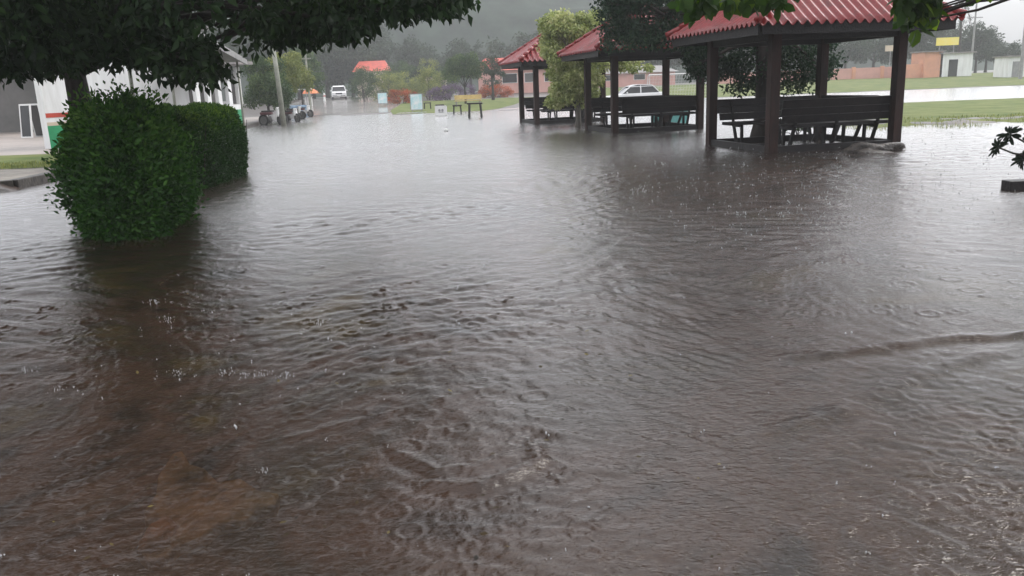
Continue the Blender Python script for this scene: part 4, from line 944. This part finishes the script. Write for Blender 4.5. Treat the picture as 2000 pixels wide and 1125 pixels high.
p = AG(633, 98); t = thing('white_bollard', 'small white marker post left of the far white car', 'bollard', p); MB().tube([(0, 0, -.1), (0, 0, .85), (0, 0, .95)], [.14, .13, .05], 12).build('shaft', 'white', t); MB().tube([(0, 0, .55), (0, 0, .68)], .145, 12).build('band', 'redstripe', t)
# grass tufts poking out of the flood at the field edge
def tufts():
    n = 5200; px = rng.uniform(1640, 2080, n); xs_ = []; 
    Yv = 21.0 + rng.random(n)**1.2*4.6; Xv = rng.uniform(9.6, 19, n)
    keep = (lownoise(Xv[None], Yv[None], 2.2, 4)[0] + (Yv-22.3)*.9) > .2; Xv = Xv[keep]; Yv = Yv[keep]; n = len(Xv)
    C = np.stack([Xv, Yv, np.maximum(hgt(Xv, Yv), -.03)], 1); V, F, per = leaf_arrays(C, .10, .12, -1.6)
    o = npmesh('grass', V, F, 'leaf_yel', attr=np.repeat(rng.random(n), per)); tag(o, 'green grass blades poking out of the flood at the edge of the field', 'grass', kind='stuff')
    n = 5000; Yv = rng.uniform(18.8, 20.5, n); Xv = rng.uniform(-22, -10.2, n); C = np.stack([Xv, Yv, hgt(Xv, Yv)], 1); V, F, per = leaf_arrays(C, .10, .12, -1.6)
    o = npmesh('grass', V, F, 'leaf_yel', attr=np.repeat(rng.random(n), per)); tag(o, 'short grass blades on the verge left of the hedge', 'grass', kind='stuff')
tufts()
# ================================================================== HAZE, SKY, LIGHT, CAMERA
m = bpy.data.materials.new('haze'); m.use_nodes = True; nt = m.node_tree; nt.nodes.remove(nt.nodes['Principled BSDF'])
pv = N(nt, 'ShaderNodeVolumePrincipled'); pv.inputs['Color'].default_value = (.93, .95, .97, 1); pv.inputs['Density'].default_value = .0012; pv.inputs['Anisotropy'].default_value = .2
nt.links.new(pv.outputs[0], nt.nodes['Material Output'].inputs['Volume'])
hz = MB().box((0, 230, 30), (960, 560, 66)).build('haze', m); tag(hz, 'pale grey rain haze filling the air over the whole flooded ground', 'haze', kind='stuff')
world = bpy.data.worlds.new("World"); sc.world = world; world.use_nodes = True; nt = world.node_tree
bg = nt.nodes['Background']; sky = N(nt, 'ShaderNodeTexSky', sky_type='NISHITA', sun_disc=False)
EL, AZ = R(46), R(58)
sky.sun_elevation = EL; sky.sun_rotation = AZ; sky.air_density = 1.0; sky.dust_density = 4.0
hs = N(nt, 'ShaderNodeHueSaturation', Saturation=.25, Value=1.0); nt.links.new(sky.outputs[0], hs.inputs['Color'])
cloud = N(nt, 'ShaderNodeMix', data_type='RGBA'); cloud.inputs[0].default_value = .65; nt.links.new(hs.outputs[0], cloud.inputs[6]); 
tcw = N(nt, 'ShaderNodeTexCoord'); sx = N(nt, 'ShaderNodeSeparateXYZ'); nt.links.new(tcw.outputs['Generated'], sx.inputs[0])
cr_ = ramp(nt, sx.outputs['Z'], [(0.0, (.14, .145, .155)), (.06, (.22, .225, .24)), (.17, (.92, .93, .99)), (.5, (.95, .96, 1)), (1, (.6, .61, .64))])
vm = N(nt, 'ShaderNodeVectorMath', operation='SCALE'); nt.links.new(cr_.outputs[0], vm.inputs[0]); vm.inputs['Scale'].default_value = 9.6
nt.links.new(vm.outputs[0], cloud.inputs[7]); cloud.inputs[0].default_value = .7
nt.links.new(cloud.outputs[2], bg.inputs['Color'])
bg.inputs['Strength'].default_value = .15
sun = bpy.data.lights.new('sun', 'SUN'); sun.energy = 1.0; sun.angle = R(25); sun.color = (1, .97, .93)
so = bpy.data.objects.new('sun', sun); COL.objects.link(so)
d = Vector((math.sin(AZ)*math.cos(EL), math.cos(AZ)*math.cos(EL), math.sin(EL))); so.rotation_euler = d.to_track_quat('Z', 'Y').to_euler(); so.location = (0, 0, 30)
cam = bpy.data.cameras.new('camera'); co = bpy.data.objects.new('camera', cam); COL.objects.link(co)
cam.sensor_width = 36; cam.lens = FPX/2000*36; cam.clip_end = 6000; cam.clip_start = .05
co.matrix_world = Matrix((( _r.x, _u.x, -_f.x, 0), (_r.y, _u.y, -_f.y, 0), (_r.z, _u.z, -_f.z, H), (0, 0, 0, 1)))
sc.camera = co
sc.view_settings.view_transform = 'Standard'; sc.view_settings.look = 'None'; sc.view_settings.exposure = 0.72; sc.view_settings.gamma = 1
sc.cycles.max_bounces = 6; sc.cycles.transparent_max_bounces = 6; sc.cycles.volume_bounces = 1; sc.cycles.use_denoising = True
